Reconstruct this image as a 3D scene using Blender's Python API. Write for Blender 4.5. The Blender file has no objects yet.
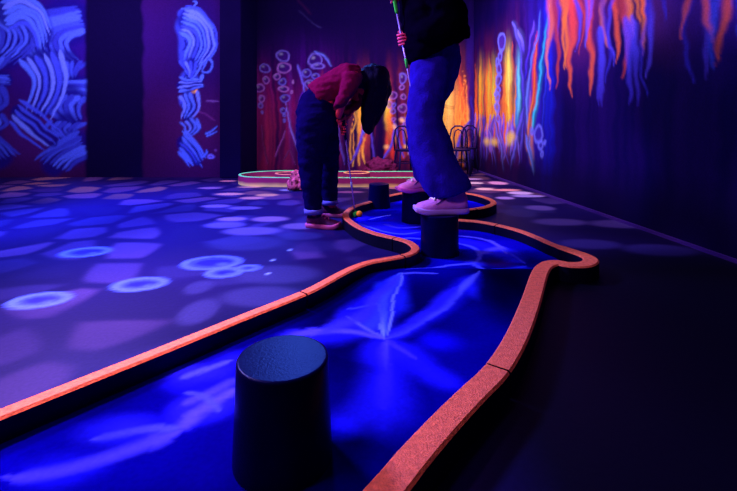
import bpy, bmesh, math, random
import numpy as np
from mathutils import Vector, Matrix, noise
random.seed(7); np.random.seed(7)
S = bpy.context.scene
COL = S.collection

# ------------------------------------------------------------------ camera
H = 0.74; F = 450.0; CX = 368.5; HY = 115.0
cam = bpy.data.cameras.new('camera'); co = bpy.data.objects.new('camera', cam); COL.objects.link(co)
co.location = (0, 0, H); co.rotation_euler = (math.pi/2, 0, 0)
cam.sensor_width = 36; cam.lens = F/737*36
cam.shift_y = (HY-245.5)/737; cam.clip_start = 0.02
S.camera = co

# ------------------------------------------------------------------ world, exposure
S.view_settings.view_transform = 'Standard'; S.view_settings.look = 'None'
S.view_settings.gamma = 1; S.view_settings.use_curve_mapping = False
S.view_settings.exposure = 0.0
w = bpy.data.worlds.new('world'); S.world = w; w.use_nodes = True
w.node_tree.nodes['Background'].inputs[0].default_value = (0.03, 0.01, 0.25, 1)
w.node_tree.nodes['Background'].inputs[1].default_value = 0.3

# ------------------------------------------------------------------ black-light floods on the ceiling, plus added unseen fills
def area(name, loc, target, size, power, color, spread=180):
    l = bpy.data.lights.new(name, 'AREA'); l.shape = 'RECTANGLE'; l.size = size[0]; l.size_y = size[1]
    l.energy = power; l.color = color; l.spread = math.radians(spread)
    o = bpy.data.objects.new(name, l); COL.objects.link(o); o.location = loc
    o.rotation_euler = (Vector(target)-Vector(loc)).to_track_quat('-Z', 'Y').to_euler()
    return o
UV = (0.80, 0.55, 1.0)
area('blacklight_lane', (-2.0, 2.9, 2.25), (0.3, 1.8, 0), (0.5, 0.35), 92, UV)
area('blacklight_mural', (0.35, 4.3, 2.62), (0.4, 6.1, 0.9), (2.4, 0.2), 62, UV, 130)
area('blacklight_right', (0.7, 3.6, 2.62), (1.8, 4.4, 1.0), (1.2, 0.2), 34, UV, 130)
area('blacklight_left', (-2.8, 3.9, 2.62), (-3.0, 5.4, 1.0), (2.6, 0.2), 62, UV, 130)
area('blue_flood_floor', (-2.3, 3.1, 2.6), (-2.0, 3.4, 0), (0.3, 0.3), 105, (0.02, 0.10, 1.0), 80)
area('blue_fill_lane', (-1.9, 3.1, 2.2), (0.2, 1.3, 0), (0.4, 0.3), 44, (0.03, 0.08, 1.0), 110)  # added unseen fill that lifts the blue of the bed
area('violet_fill_left', (-1.9, 1.5, 2.6), (-0.95, 1.45, 0), (0.25, 0.25), 22, (1.0, 0.5, 0.7), 46)  # added unseen fill that brightens the left curb
area('violet_fill_front', (-1.3, 0.4, 2.6), (0.2, 2.6, 0.4), (0.4, 0.4), 10, (0.9, 0.4, 1.0), 90)
area('blue_flood_back', (-0.75, 5.0, 2.55), (-0.2, 1.2, 0.2), (0.5, 0.3), 22, (0.06, 0.16, 1.0), 100)

# ------------------------------------------------------------------ helpers
def P(px, py, d):
    return Vector(((px-CX)/F*d, d, H-(py-HY)/F*d))
def G(px, py, z=0.0):
    d = F*(H-z)/(py-HY); return ((px-CX)/F*d, d)
def lin1(c):
    c = c/255.0; return c/12.92 if c <= 0.04045 else ((c+0.055)/1.055)**2.4
def A(r, g, b, k=1.0):                     # paint that looks r,g,b under the black light
    return tuple(min(0.95, lin1(v)*k/t) for v, t in zip((r, g, b), UV))

def mat(name, col, rough=0.7, spec=0.2, metal=0.0, bump=0.0, bscale=60, mott=0.0, mscale=25, emit=None):
    m = bpy.data.materials.new(name); m.use_nodes = True; nt = m.node_tree
    b = nt.nodes['Principled BSDF']
    b.inputs['Roughness'].default_value = rough; b.inputs['Specular IOR Level'].default_value = spec
    b.inputs['Metallic'].default_value = metal; b.inputs['Specular Tint'].default_value = (0.06, 0.14, 1.0, 1); b.inputs['Base Color'].default_value = (*col, 1)
    tc = nt.nodes.new('ShaderNodeTexCoord')
    if mott > 0:
        n = nt.nodes.new('ShaderNodeTexNoise'); n.inputs['Scale'].default_value = mscale; n.inputs['Detail'].default_value = 6
        nt.links.new(tc.outputs['Object'], n.inputs['Vector'])
        r = nt.nodes.new('ShaderNodeValToRGB')
        r.color_ramp.elements[0].position = 0.3; r.color_ramp.elements[1].position = 0.7
        r.color_ramp.elements[0].color = (*[c*(1-mott) for c in col], 1)
        r.color_ramp.elements[1].color = (*[min(1, c*(1+mott*0.6)) for c in col], 1)
        nt.links.new(n.outputs['Fac'], r.inputs['Fac']); nt.links.new(r.outputs['Color'], b.inputs['Base Color'])
    if bump > 0:
        n2 = nt.nodes.new('ShaderNodeTexNoise'); n2.inputs['Scale'].default_value = bscale; n2.inputs['Detail'].default_value = 5
        nt.links.new(tc.outputs['Object'], n2.inputs['Vector'])
        bp = nt.nodes.new('ShaderNodeBump'); bp.inputs['Strength'].default_value = bump; bp.inputs['Distance'].default_value = 0.01
        nt.links.new(n2.outputs['Fac'], bp.inputs['Height']); nt.links.new(bp.outputs['Normal'], b.inputs['Normal'])
    return m
def paintmat(name, rough=0.6, spec=0.15, bump=0.0, grain=0.15):
    m = mat(name, (0.5, 0.5, 0.5), rough, spec, bump=bump, bscale=40); nt = m.node_tree
    a = nt.nodes.new('ShaderNodeAttribute'); a.attribute_name = 'paint'
    n = nt.nodes.new('ShaderNodeTexNoise'); n.inputs['Scale'].default_value = 90; n.inputs['Detail'].default_value = 4
    tc = nt.nodes['Texture Coordinate']; nt.links.new(tc.outputs['Object'], n.inputs['Vector'])
    mr = nt.nodes.new('ShaderNodeMapRange'); mr.inputs['From Min'].default_value = 0.3; mr.inputs['From Max'].default_value = 0.7
    mr.inputs['To Min'].default_value = 1-grain; mr.inputs['To Max'].default_value = 1+grain
    nt.links.new(n.outputs['Fac'], mr.inputs['Value'])
    mx = nt.nodes.new('ShaderNodeVectorMath'); mx.operation = 'SCALE'
    nt.links.new(a.outputs['Color'], mx.inputs[0]); nt.links.new(mr.outputs['Result'], mx.inputs['Scale'])
    nt.links.new(mx.outputs['Vector'], nt.nodes['Principled BSDF'].inputs['Base Color'])
    return m

def link(name, me, mats, parent=None, smooth=True):
    for m in (mats if isinstance(mats, (list, tuple)) else [mats]): me.materials.append(m)
    o = bpy.data.objects.new(name, me); COL.objects.link(o)
    if smooth:
        me.polygons.foreach_set('use_smooth', [True]*len(me.polygons))
    if parent is not None:
        o.parent = parent; o.matrix_parent_inverse = Matrix.Translation(-Vector(parent.location))
    return o
def bmlink(name, bm, mats, parent=None, smooth=True, angle=None):
    bmesh.ops.recalc_face_normals(bm, faces=bm.faces[:])
    if angle:
        lim = math.radians(angle)
        for e in bm.edges:
            if len(e.link_faces) == 2 and e.calc_face_angle(0) > lim: e.smooth = False
    me = bpy.data.meshes.new(name); bm.to_mesh(me); bm.free()
    return link(name, me, mats, parent, smooth)
def thing(name, label, cat, loc, group=None):
    o = bpy.data.objects.new(name, None); COL.objects.link(o); o.location = loc
    o.empty_display_size = 0.05
    tag(o, label, cat, group); return o
def tag(o, label, cat, group=None):
    o['label'] = label; o['category'] = cat
    if group: o['group'] = group
    return o
def struct(o): o['kind'] = 'structure'; return o

def catmull(pts, n=8, closed=False):
    pts = [np.array(p, float) for p in pts]; out = []
    N = len(pts); rng = range(N if closed else N-1)
    for i in rng:
        if closed: p0, p1, p2, p3 = pts[(i-1) % N], pts[i], pts[(i+1) % N], pts[(i+2) % N]
        else: p0, p1, p2, p3 = pts[max(i-1, 0)], pts[i], pts[i+1], pts[min(i+2, N-1)]
        for k in range(n):
            t = k/n
            out.append(0.5*((2*p1)+(-p0+p2)*t+(2*p0-5*p1+4*p2-p3)*t*t+(-p0+3*p1-3*p2+p3)*t**3))
    if not closed: out.append(pts[-1])
    return out

def tube(bm, pts, rad, seg=10, cap=True):
    pts = [Vector(p) for p in pts]; rings = []
    up = None
    for i, p in enumerate(pts):
        t = (pts[min(i+1, len(pts)-1)]-pts[max(i-1, 0)]).normalized()
        if up is None: up = t.orthogonal().normalized()
        up = (up-t*up.dot(t)).normalized(); s = t.cross(up)
        r = rad[i] if isinstance(rad, (list, tuple)) else rad
        rings.append([bm.verts.new(p+(up*math.cos(a)+s*math.sin(a))*r) for a in [2*math.pi*k/seg for k in range(seg)]])
    for a, b in zip(rings, rings[1:]):
        for k in range(seg): bm.faces.new((a[k], a[(k+1) % seg], b[(k+1) % seg], b[k]))
    if cap: bm.faces.new(rings[0][::-1]); bm.faces.new(rings[-1])
def box(bm, c, s, bev=0.0, rz=0):
    r = bmesh.ops.create_cube(bm, size=1.0, matrix=Matrix.Translation(c) @ Matrix.Rotation(rz, 4, 'Z') @ Matrix.Diagonal((*s, 1)))
    if bev > 0:
        es = list({e for v in r['verts'] for e in v.link_edges})
        bmesh.ops.bevel(bm, geom=es, offset=bev, segments=2, affect='EDGES')

def skin(name, nodes, edges, m, parent, root=0, levels=2, folds=0.0, fscale=14, flatten=None):
    """one vertex per joint with a radius, grown with a Skin modifier into one continuous surface"""
    bm = bmesh.new(); lay = bm.verts.layers.skin.verify(); vs = []
    for i, (p, r) in enumerate(nodes):
        v = bm.verts.new(p); rr = r if isinstance(r, tuple) else (r, r)
        v[lay].radius = rr; v[lay].use_root = (i == root); vs.append(v)
    for a, b in edges: bm.edges.new((vs[a], vs[b]))
    me = bpy.data.meshes.new(name+'_skeleton'); bm.to_mesh(me); bm.free()
    o = bpy.data.objects.new('temp', me); COL.objects.link(o)
    o.modifiers.new('skin', 'SKIN').branch_smoothing = 0.6
    sd = o.modifiers.new('sub', 'SUBSURF'); sd.levels = levels; sd.render_levels = levels
    dg = bpy.context.evaluated_depsgraph_get(); dg.update()
    me2 = bpy.data.meshes.new_from_object(o.evaluated_get(dg)); me2.name = name
    bpy.data.objects.remove(o); bpy.data.meshes.remove(me)
    if folds > 0:
        nr = [v.normal.copy() for v in me2.vertices]
        for v, n in zip(me2.vertices, nr):
            q = Vector((v.co.x*fscale, v.co.y*fscale, v.co.z*fscale*1.9))
            v.co += n*folds*(noise.noise(q)+0.5*noise.noise(q*2.3))
    me2.materials.clear()
    return link(name, me2, m, parent)

def cloth(name, tubes, balls, m, parent, vox=.012, folds=0.0, fscale=12, smooth=6, stretch=1.9):
    """tapered limbs (points, (radius in the side plane, radius across)) fused by a voxel remesh into one continuous surface"""
    bm = bmesh.new()
    for pts, rad in tubes:
        pts = [Vector(p) for p in catmull([tuple(p) for p in pts], 6)]
        rad = [tuple(q) for q in catmull([r if isinstance(r, tuple) else (r, r) for r in rad], 6)]
        rows = []
        for i, p in enumerate(pts):
            t = (pts[min(i+1, len(pts)-1)]-pts[max(i-1, 0)]).normalized()
            ya = Vector((0, 1, 0)); ya = (ya-t*ya.dot(t)).normalized(); xa = ya.cross(t)
            rows.append([bm.verts.new(p+xa*math.cos(a)*rad[i][0]+ya*math.sin(a)*rad[i][1]) for a in [2*math.pi*k/28 for k in range(28)]])
        for a, b in zip(rows, rows[1:]):
            for k in range(28): bm.faces.new((a[k], a[(k+1) % 28], b[(k+1) % 28], b[k]))
        bm.faces.new(rows[0][::-1]); bm.faces.new(rows[-1])
    for c, r in balls:
        bmesh.ops.create_icosphere(bm, subdivisions=3, radius=1, matrix=Matrix.Translation(c) @ Matrix.Diagonal((*r, 1)))
    bmesh.ops.recalc_face_normals(bm, faces=bm.faces[:])
    me = bpy.data.meshes.new(name+'_rough'); bm.to_mesh(me); bm.free()
    o = bpy.data.objects.new('temp', me); COL.objects.link(o)
    r = o.modifiers.new('remesh', 'REMESH'); r.mode = 'VOXEL'; r.voxel_size = vox
    sm = o.modifiers.new('smooth', 'SMOOTH'); sm.iterations = smooth; sm.factor = .5
    dg = bpy.context.evaluated_depsgraph_get(); dg.update()
    me2 = bpy.data.meshes.new_from_object(o.evaluated_get(dg)); me2.name = name
    bpy.data.objects.remove(o); bpy.data.meshes.remove(me)
    if folds > 0:
        nr = [v.normal.copy() for v in me2.vertices]
        for v, n in zip(me2.vertices, nr):
            q = Vector((v.co.x*fscale, v.co.y*fscale, v.co.z*fscale*stretch))
            v.co += n*folds*(noise.noise(q)+0.5*noise.noise(q*2.3))
    me2.materials.clear()
    return link(name, me2, m, parent)

# ------------------------------------------------------------------ paint engine: colours on a fine wall or floor grid, in metres
class Canvas:
    def __init__(s, u0, u1, v0, v1, step, base):
        s.nu = int(round((u1-u0)/step))+1; s.nv = int(round((v1-v0)/step))+1
        s.u = np.linspace(u0, u1, s.nu); s.v = np.linspace(v0, v1, s.nv)
        s.U, s.V = np.meshgrid(s.u, s.v); s.c = np.zeros((s.nv, s.nu, 3)); s.c[:] = base
    def win(s, a, b, c, d):
        i0, i1 = np.searchsorted(s.u, [a, b]); j0, j1 = np.searchsorted(s.v, [c, d])
        return slice(max(j0-1, 0), j1+1), slice(max(i0-1, 0), i1+1)
    def over(s, sl, m, col): s.c[sl] = s.c[sl]*(1-m[..., None])+np.array(col)*m[..., None]
    def blob(s, c, ru, rv, col, a=1.0, hard=0.0, rot=0.0):
        R = max(ru, rv)*1.6; sl = s.win(c[0]-R, c[0]+R, c[1]-R, c[1]+R)
        x = s.U[sl]-c[0]; y = s.V[sl]-c[1]; cr, sr = math.cos(rot), math.sin(rot)
        q = np.sqrt(((x*cr+y*sr)/ru)**2+((-x*sr+y*cr)/rv)**2)
        m = np.clip((1.25-q)/(1.25-min(hard, .99)), 0, 1) if hard > 0 else np.clip(1-q/1.5, 0, 1)
        m = m*m*(3-2*m); s.over(sl, m*a, col)
    def ring(s, c, ru, rv, th, col, a=1.0, rot=0.0, fill=None):
        if fill: s.blob(c, ru, rv, fill, 0.6, 0.8, rot)
        R = max(ru, rv)*1.3+th*2; sl = s.win(c[0]-R, c[0]+R, c[1]-R, c[1]+R)
        x = s.U[sl]-c[0]; y = s.V[sl]-c[1]; cr, sr = math.cos(rot), math.sin(rot)
        q = np.sqrt(((x*cr+y*sr)/ru)**2+((-x*sr+y*cr)/rv)**2)
        d = np.abs(q-1)*min(ru, rv); m = np.clip(1.5-d/th, 0, 1); s.over(sl, m*a, col)
    def stroke(s, pts, w0, w1, col, a=1.0, soft=0.6, col2=None, n=6):
        P_ = catmull(pts, n); N = len(P_); W = max(w0, w1)*(1+soft)*1.2
        xs = [p[0] for p in P_]; ys = [p[1] for p in P_]
        sl = s.win(min(xs)-W, max(xs)+W, min(ys)-W, max(ys)+W)
        X = s.U[sl]; Y = s.V[sl]; best = np.full(X.shape, 9.0); T = np.zeros(X.shape)
        if X.size == 0: return
        for i in range(N-1):
            a0, b0 = P_[i], P_[i+1]; d = b0-a0; L = d.dot(d)+1e-12
            t = np.clip(((X-a0[0])*d[0]+(Y-a0[1])*d[1])/L, 0, 1)
            D = np.hypot(X-a0[0]-t*d[0], Y-a0[1]-t*d[1]); tt = (i+t)/(N-1)
            ww = (w0+(w1-w0)*tt)*np.minimum(1, np.minimum(tt*5+.3, (1-tt)*5+.2)); q = D/ww
            k = q < best; best = np.where(k, q, best); T = np.where(k, tt, T)
        m = np.clip((1+soft-best)/(2*soft), 0, 1); m = m*m*(3-2*m)
        if col2 is None: s.over(sl, m*a, col)
        else:
            cc = np.array(col)*(1-T[..., None])+np.array(col2)*T[..., None]; mm = (m*a)[..., None]
            s.c[sl] = s.c[sl]*(1-mm)+cc*mm
    def streaks(s, fx, lo, dark, seed, sway=.04, v0=.3, v1=2.2):
        rs = np.random.RandomState(seed); r1 = rs.rand(4000); r2 = rs.rand(4000)
        x = s.U+sway*fbm(s.U, s.V, 3.2, seed)*2+sway*.4*fbm(s.U, s.V, 11, seed+1); x = x-x.min()
        n = .6*np.interp(x*fx, np.arange(4000), r1)+.4*np.interp(x*fx*2.7+s.V*1.5, np.arange(4000), r2)
        n = n*(.75+.5*(fbm(s.U*3, s.V, 5, seed+2)*1.5+.5)); k = np.clip(lo+(n-.28)*1.9, 0, 1.15)[..., None]
        s.c = s.c*k+np.array(dark)*(1-np.clip(k, 0, 1))
    def warp(s, a, f, seed):
        du = a*fbm(s.U, s.V, f, seed)+a*.4*fbm(s.U, s.V, f*2.6, seed+1); dv = a*fbm(s.U, s.V, f, seed+2)+a*.4*fbm(s.U, s.V, f*2.6, seed+3)
        st = s.u[1]-s.u[0]; i = np.clip((s.U+du-s.u[0])/st, 0, s.nu-1.001); j = np.clip((s.V+dv-s.v[0])/(s.v[1]-s.v[0]), 0, s.nv-1.001)
        i0 = i.astype(int); j0 = j.astype(int); fi = (i-i0)[..., None]; fj = (j-j0)[..., None]; c = s.c
        s.c = (c[j0, i0]*(1-fi)+c[j0, i0+1]*fi)*(1-fj)+(c[j0+1, i0]*(1-fi)+c[j0+1, i0+1]*fi)*fj
    def object(s, name, f, m, keep=None, zfun=None):
        pts = f(s.U, s.V).reshape(-1, 3)
        idx = np.arange(s.nu*s.nv).reshape(s.nv, s.nu)
        q = np.stack([idx[:-1, :-1], idx[:-1, 1:], idx[1:, 1:], idx[1:, :-1]], -1).reshape(-1, 4)
        if keep is not None:
            k = keep.reshape(-1); q = q[k[q].all(1)]
            used = np.zeros(len(pts), bool); used[q.ravel()] = True
            remap = np.cumsum(used)-1; pts = pts[used]; q = remap[q]; col = s.c.reshape(-1, 3)[used]
        else: col = s.c.reshape(-1, 3)
        me = bpy.data.meshes.new(name)
        me.vertices.add(len(pts)); me.vertices.foreach_set('co', pts.ravel())
        me.loops.add(q.size); me.loops.foreach_set('vertex_index', q.ravel().astype(np.int32))
        me.polygons.add(len(q)); me.polygons.foreach_set('loop_start', np.arange(0, q.size, 4, dtype=np.int32))
        me.update(calc_edges=True)
        at = me.color_attributes.new('paint', 'FLOAT_COLOR', 'POINT')
        at.data.foreach_set('color', np.concatenate([np.clip(col, 0, .95), np.ones((len(col), 1))], 1).ravel().astype(np.float32))
        me.validate()
        return link(name, me, m)
def fbm(X, Y, sc, seed=0):
    out = np.zeros(X.shape)
    rs = np.random.RandomState(seed)
    for k in range(14):
        a = rs.uniform(0, 2*math.pi); fr = sc*rs.uniform(.5, 2.2); ph = rs.uniform(0, 6.28)
        out += np.sin((X*math.cos(a)+Y*math.sin(a))*fr+ph+1.5*np.sin(Y*fr*.4+ph))/14
    return out

# ================================================================== SETTING
YB = 6.05; YL = 5.35; CEIL = 2.7; XL = -5.2; YF = -1.6
def RX(d): return 1.465+0.112*(5.61-d)          # right wall line
XC = RX(YB)
M_dark = mat('dark_indigo_paint', A(8, 1, 44), 0.8, 0.1, mott=0.15, mscale=3)
M_ceil = mat('ceiling_paint', A(14, 4, 46), 0.9, 0.05, mott=0.2, mscale=4)
M_mural = paintmat('mural_paint', 0.75, 0.08)
M_floor = paintmat('floor_paint', 0.5, 0.12, bump=0.05)
M_bed = paintmat('lane_bed_paint', 0.8, 0.0, bump=0.03, grain=0.1)

# ---- back wall mural
B = A
def WB(px, py):
    p = P(px, py, YB); return (p.x, p.z)
cv = Canvas(-1.75, XC, 0, CEIL, 0.012, A(14, 2, 44))
X_, Z_ = cv.U, cv.V
# soft wine-coloured field under the paler flames
for px, py, rx, rz, c, a in [(275, 120, .45, .75, (112, 10, 70), .9), (320, 125, .7, .8, (100, 8, 84), .9), (262, 150, .3, .5, (110, 16, 66), .8),
                             (360, 120, .3, .7, (120, 30, 60), .9), (395, 120, .4, .7, (120, 25, 50), .9), (430, 110, .4, .7, (110, 30, 50), .9),
                             (455, 110, .32, .75, (150, 50, 40), .9), (300, 60, .6, .5, (38, 2, 90), .7), (300, 155, .8, .22, (88, 14, 66), .7)]:
    cv.blob(WB(px, py), rx, rz, A(*c), a)
for px in range(258, 345, 7):
    x0 = px+random.uniform(-3, 3)
    cv.stroke([WB(x0, random.uniform(60, 95)), WB(x0+random.uniform(-4, 4), 120), WB(x0+random.uniform(-6, 6), 165)], .02, .035,
              A(*random.choice([(96, 14, 96), (70, 20, 120), (110, 20, 70), (50, 10, 90)])), .5, .9)
def flame(px, y0, y1, w, c0, c1, a=.9, sway=4, canvas=None, W=None, sc=1):
    W = W or WB; canvas = canvas or cv; ym = (y0+y1)/2
    s0 = random.uniform(-sway, sway); s1 = random.uniform(-sway, sway)
    canvas.stroke([W(px+s0*.5, y1), W(px-s0*.4, (ym+y1)/2), W(px, ym), W(px+s1*.4, (ym+y0)/2), W(px+s1, y0)], w*sc, w*.25*sc, A(*c0), a, .8, A(*c1))
# orange and yellow panels in the middle
for px, y0, y1, w, c0, c1 in [(357, 60, 150, .10, (190, 80, 20), (60, 10, 40)), (359, 80, 135, .05, (245, 150, 30), (190, 80, 20)), (352, 95, 150, .05, (170, 70, 30), (80, 20, 40)),
                              (387, 75, 150, .10, (200, 90, 25), (60, 10, 40)), (386, 90, 130, .05, (240, 170, 50), (200, 80, 20)), (394, 100, 160, .05, (200, 40, 30), (80, 10, 30)),
                              (386, 130, 158, .03, (240, 60, 40), (200, 30, 30)), (403, 120, 158, .05, (200, 60, 30), (90, 20, 40)), (410, 60, 150, .08, (150, 50, 40), (60, 10, 50)),
                              (440, 75, 150, .10, (215, 140, 45), (150, 60, 40)), (443, 85, 135, .06, (250, 200, 90), (230, 150, 50)), (452, 80, 160, .09, (210, 110, 45), (120, 30, 50)),
                              (462, 72, 165, .07, (225, 100, 40), (200, 60, 40)), (456, 100, 165, .03, (250, 140, 60), (240, 90, 40)), (467, 68, 150, .035, (240, 90, 50), (150, 30, 60)),
                              (447, 110, 165, .03, (250, 130, 50), (230, 90, 40)), (433, 80, 150, .06, (200, 120, 45), (120, 50, 40))]:
    flame(px, y0, y1, w, c0, c1)
for px, py, rx, rz, c in [(352, 108, .16, .35, (190, 80, 40)), (366, 135, .2, .25, (150, 40, 50)), (395, 140, .25, .22, (170, 40, 44)), (330, 140, .3, .3, (110, 14, 70)), (272, 135, .22, .45, (120, 20, 66)), (441, 100, .07, .5, (250, 190, 70)), (448, 112, .08, .4, (225, 170, 90)), (455, 100, .06, .4, (225, 130, 60)), (386, 104, .06, .28, (240, 170, 50)), (388, 120, .05, .3, (225, 100, 40)), (359, 106, .07, .33, (240, 150, 40)), (352, 125, .05, .25, (150, 60, 50)), (463, 120, .05, .4, (205, 70, 40))]:
    cv.blob(WB(px, py), rx, rz, A(*c), .85)
for k in range(34):
    px = random.choice([random.uniform(436, 468), random.uniform(436, 468), random.uniform(350, 366), random.uniform(384, 412)])
    y1 = random.uniform(125, 168)
    flame(px, y1-random.uniform(25, 55), y1, .014, (255, 150, 60), (220, 70, 40), .75, 5)
cv.streaks(16, .30, A(20, 2, 54), 5)
for px, py, rx, rz, c in [(442, 100, .05, .42, (255, 205, 80)), (386, 104, .045, .22, (250, 180, 60)), (359, 106, .05, .26, (245, 150, 40)), (451, 118, .05, .3, (230, 140, 70)), (463, 112, .03, .4, (240, 100, 50)), (386, 145, .02, .12, (240, 60, 50))]:
    cv.blob(WB(px, py), rx, rz, A(*c), .6)
for k in range(22):
    px = random.choice([random.uniform(436, 468), random.uniform(436, 468), random.uniform(350, 364)]); y1 = random.uniform(125, 168)
    flame(px, y1-random.uniform(30, 60), y1, .009, (255, 150, 60), (255, 110, 50), .8, 6)
# net pattern on the yellow panel
for z in (0, 1):
    for k in range(9): cv.blob(WB(436+k*2.2, 106+z*2), .016, .008, A(90, 20, 20), .8)
# dark trunks between the panels
for px, w in [(380.5, .055), (346, .03), (372, .03), (417, .09)]:
    cv.stroke([WB(px, 20), WB(px+.5, 90), WB(px, 172)], w, w, A(18, 2, 48), .95, .35)
cv.stroke([WB(471, 0), WB(470, 60), WB(472, 110), WB(474, 172)], .05, .05, A(34, 10, 96), .9, .5)
# purple tentacle roots
BL = [(72, 50, 225), (96, 70, 235), (120, 80, 230)]
for pts, w0, w1, c in [
    ([(366, 98), (364, 120), (362, 138), (353, 158)], .03, .022, (80, 60, 230)), ([(366, 98), (370, 125), (373, 145), (376, 166)], .02, .02, (86, 50, 200)),
    ([(365, 90), (365, 110), (364, 135)], .014, .02, (60, 130, 250)), ([(349, 165), (356, 155), (362, 140)], .015, .02, (90, 50, 190)),
    ([(395, 122), (392, 140), (388, 152), (383, 160)], .022, .022, (80, 60, 220)), ([(396, 124), (399, 140), (404, 158)], .02, .02, (90, 60, 220)),
    ([(404, 118), (405, 140), (412, 160)], .02, .02, (96, 60, 220)), ([(286, 103), (290, 125), (297, 145), (301, 152)], .012, .03, (120, 80, 220)),
    ([(286, 130), (280, 145), (275, 158)], .012, .014, (130, 50, 160)), ([(298, 64), (303, 80), (305, 97)], .028, .014, (96, 70, 225)),
    ([(314, 52), (325, 56), (332, 66)], .022, .02, (86, 80, 220)), ([(303, 92), (300, 118), (299, 150)], .06, .06, (70, 20, 170)),
    ([(470, 120), (464, 132), (457, 150), (454, 162)], .03, .045, (70, 50, 205)), ([(468, 128), (464, 150), (466, 168)], .02, .03, (90, 60, 190)),
    ([(472, 95), (473, 130), (471, 165)], .03, .035, (52, 26, 150)), ([(340, 120), (340, 140), (345, 165)], .012, .02, (80, 50, 170)), ([(298, 10), (310, 20), (322, 28)], .02, .012, (80, 60, 170)), ([(296, -2), (303, 6), (312, 14)], .025, .03, (90, 26, 90)),
    ([(262, 125), (263, 145), (269, 165)], .012, .014, (100, 30, 100)), ([(284, 160), (290, 150), (296, 165)], .012, .014, (96, 30, 110))]:
    cv.stroke([WB(*p) for p in pts], w0*.8, w1*.8, A(*[v*.6 for v in c]), .85, .8)
    cv.stroke([WB(p[0]-.5, p[1]) for p in pts], w0*.35, w1*.35, A(*c), .85, .9)
# bubbles
def bub(canvas, W, px, py, rx, ry, th=.0075, c=(120, 96, 245), rot=0):
    s = YB/F*.86
    canvas.ring(W(px, py), rx*s, ry*s, th, A(*[v*.85 for v in c]), .6, rot, fill=A(40, 12, 100))
    x, z = W(px-rx*.3, py-ry*.3); canvas.blob((x, z), rx*s*.35, ry*s*.3, A(200, 180, 255), .2)
for b in [(283, 56, 8, 6), (284, 68, 8, 6), (277, 76, 3, 3.5), (282, 82, 3.5, 3.5), (266, 80, 4, 4), (265, 68, 6, 5), (259, 88, 6, 4), (261, 98, 3, 4), (260, 105, 2.5, 3), (285, 98, 5, 4.5), (283, 89, 5, 3),
          (283, 111, 3, 3.5), (284, 121, 1.2, 1.5), (315, 60, 8, 7), (307, 73, 5, 4.5), (318, 66, 7, 3), (311, 84, 7, 5), (316, 76, 4, 3), (293, 82, 1, 1.2), (291, 92, 1, 1.5), (284, 116, 1.4, 1.6), (262, 112, 1, 1.5),
          (385, 88, 6, 5), (392, 95, 5, 4), (389, 104, 3.5, 4), (384, 95, 2, 2), (394, 105, 2, 2.5), (393, 111, 3, 3), (403, 78, 4, 6), (402, 87, 3, 3), (403, 97, 3, 3), (403, 108, 4.5, 4.5), (403, 119, 3, 3), (404, 126, 2.5, 2.5), (394, 120, 2, 2)]:
    bub(cv, WB, *b, c=random.choice([(120, 90, 240), (170, 90, 220), (104, 84, 246)]))
for px, py in [(386, 147), (406, 147), (394, 127), (402, 120)]: cv.blob(WB(px, py), .035, .035, A(255, 150, 110), .95)
cv.warp(.028, 14, 60)
# dimness above the mural painted in, against the lamps' strength up there
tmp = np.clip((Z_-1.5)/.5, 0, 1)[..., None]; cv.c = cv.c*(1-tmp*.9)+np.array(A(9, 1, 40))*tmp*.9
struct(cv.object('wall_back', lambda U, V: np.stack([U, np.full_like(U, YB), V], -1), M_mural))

# ---- right wall mural
def WR(px, py):
    k = (px-CX)/F; d = (1.465+.112*5.61)/(k+.112); return (d, H-(py-HY)/F*d)
cr = Canvas(YF, YB, 0, CEIL, 0.013, A(10, 2, 64))
def S_(px): return WR(px, 100)[0]/5.6
for px, py, rx, rz, c, a in [(484, 110, .55, .8, (110, 20, 60), .9), (500, 110, .5, .8, (110, 26, 60), .85), (515, 100, .35, .9, (90, 20, 110), .8), (535, 90, .3, 1, (50, 20, 170), .7), (548, 90, .2, 1.1, (20, 20, 190), .7)]:
    cr.blob(WR(px, py), rx, rz, A(*c), a)
def fr(px, y0, y1, w, c0, c1, a=.9, sway=1.5): flame(px, y0, y1, w, c0, c1, a, sway, cr, WR, 2.0)
for args in [(477, 60, 140, .05, (220, 70, 30), (130, 20, 40)), (480, 65, 135, .03, (250, 190, 40), (230, 90, 30)), (484, 58, 145, .05, (240, 100, 30), (200, 40, 40)), (487, 70, 135, .035, (255, 210, 60), (240, 110, 30)),
             (491, 62, 150, .05, (235, 90, 30), (200, 40, 50)), (494.5, 70, 130, .035, (235, 190, 50), (200, 80, 40)), (497, 60, 140, .03, (220, 60, 50), (120, 20, 60)), (504, 60, 150, .04, (230, 60, 50), (150, 20, 60)),
             (509, 55, 135, .05, (250, 170, 40), (220, 70, 40)), (509.5, 70, 118, .03, (255, 235, 80), (250, 180, 60)), (513, 42, 90, .02, (240, 90, 50), (220, 50, 50)), (513, 90, 150, .03, (230, 50, 70), (240, 70, 60)),
             (519, 60, 130, .045, (60, 130, 255), (50, 50, 220)), (519, 75, 115, .022, (120, 210, 255), (60, 130, 255)), (528, 70, 150, .035, (230, 90, 50), (200, 40, 60)), (531, 90, 165, .025, (250, 120, 60), (230, 70, 40)),
             (534, 30, 110, .03, (225, 60, 60), (200, 40, 80)), (523, 60, 130, .03, (50, 50, 220), (60, 20, 160))]:
    fr(*args)
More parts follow.
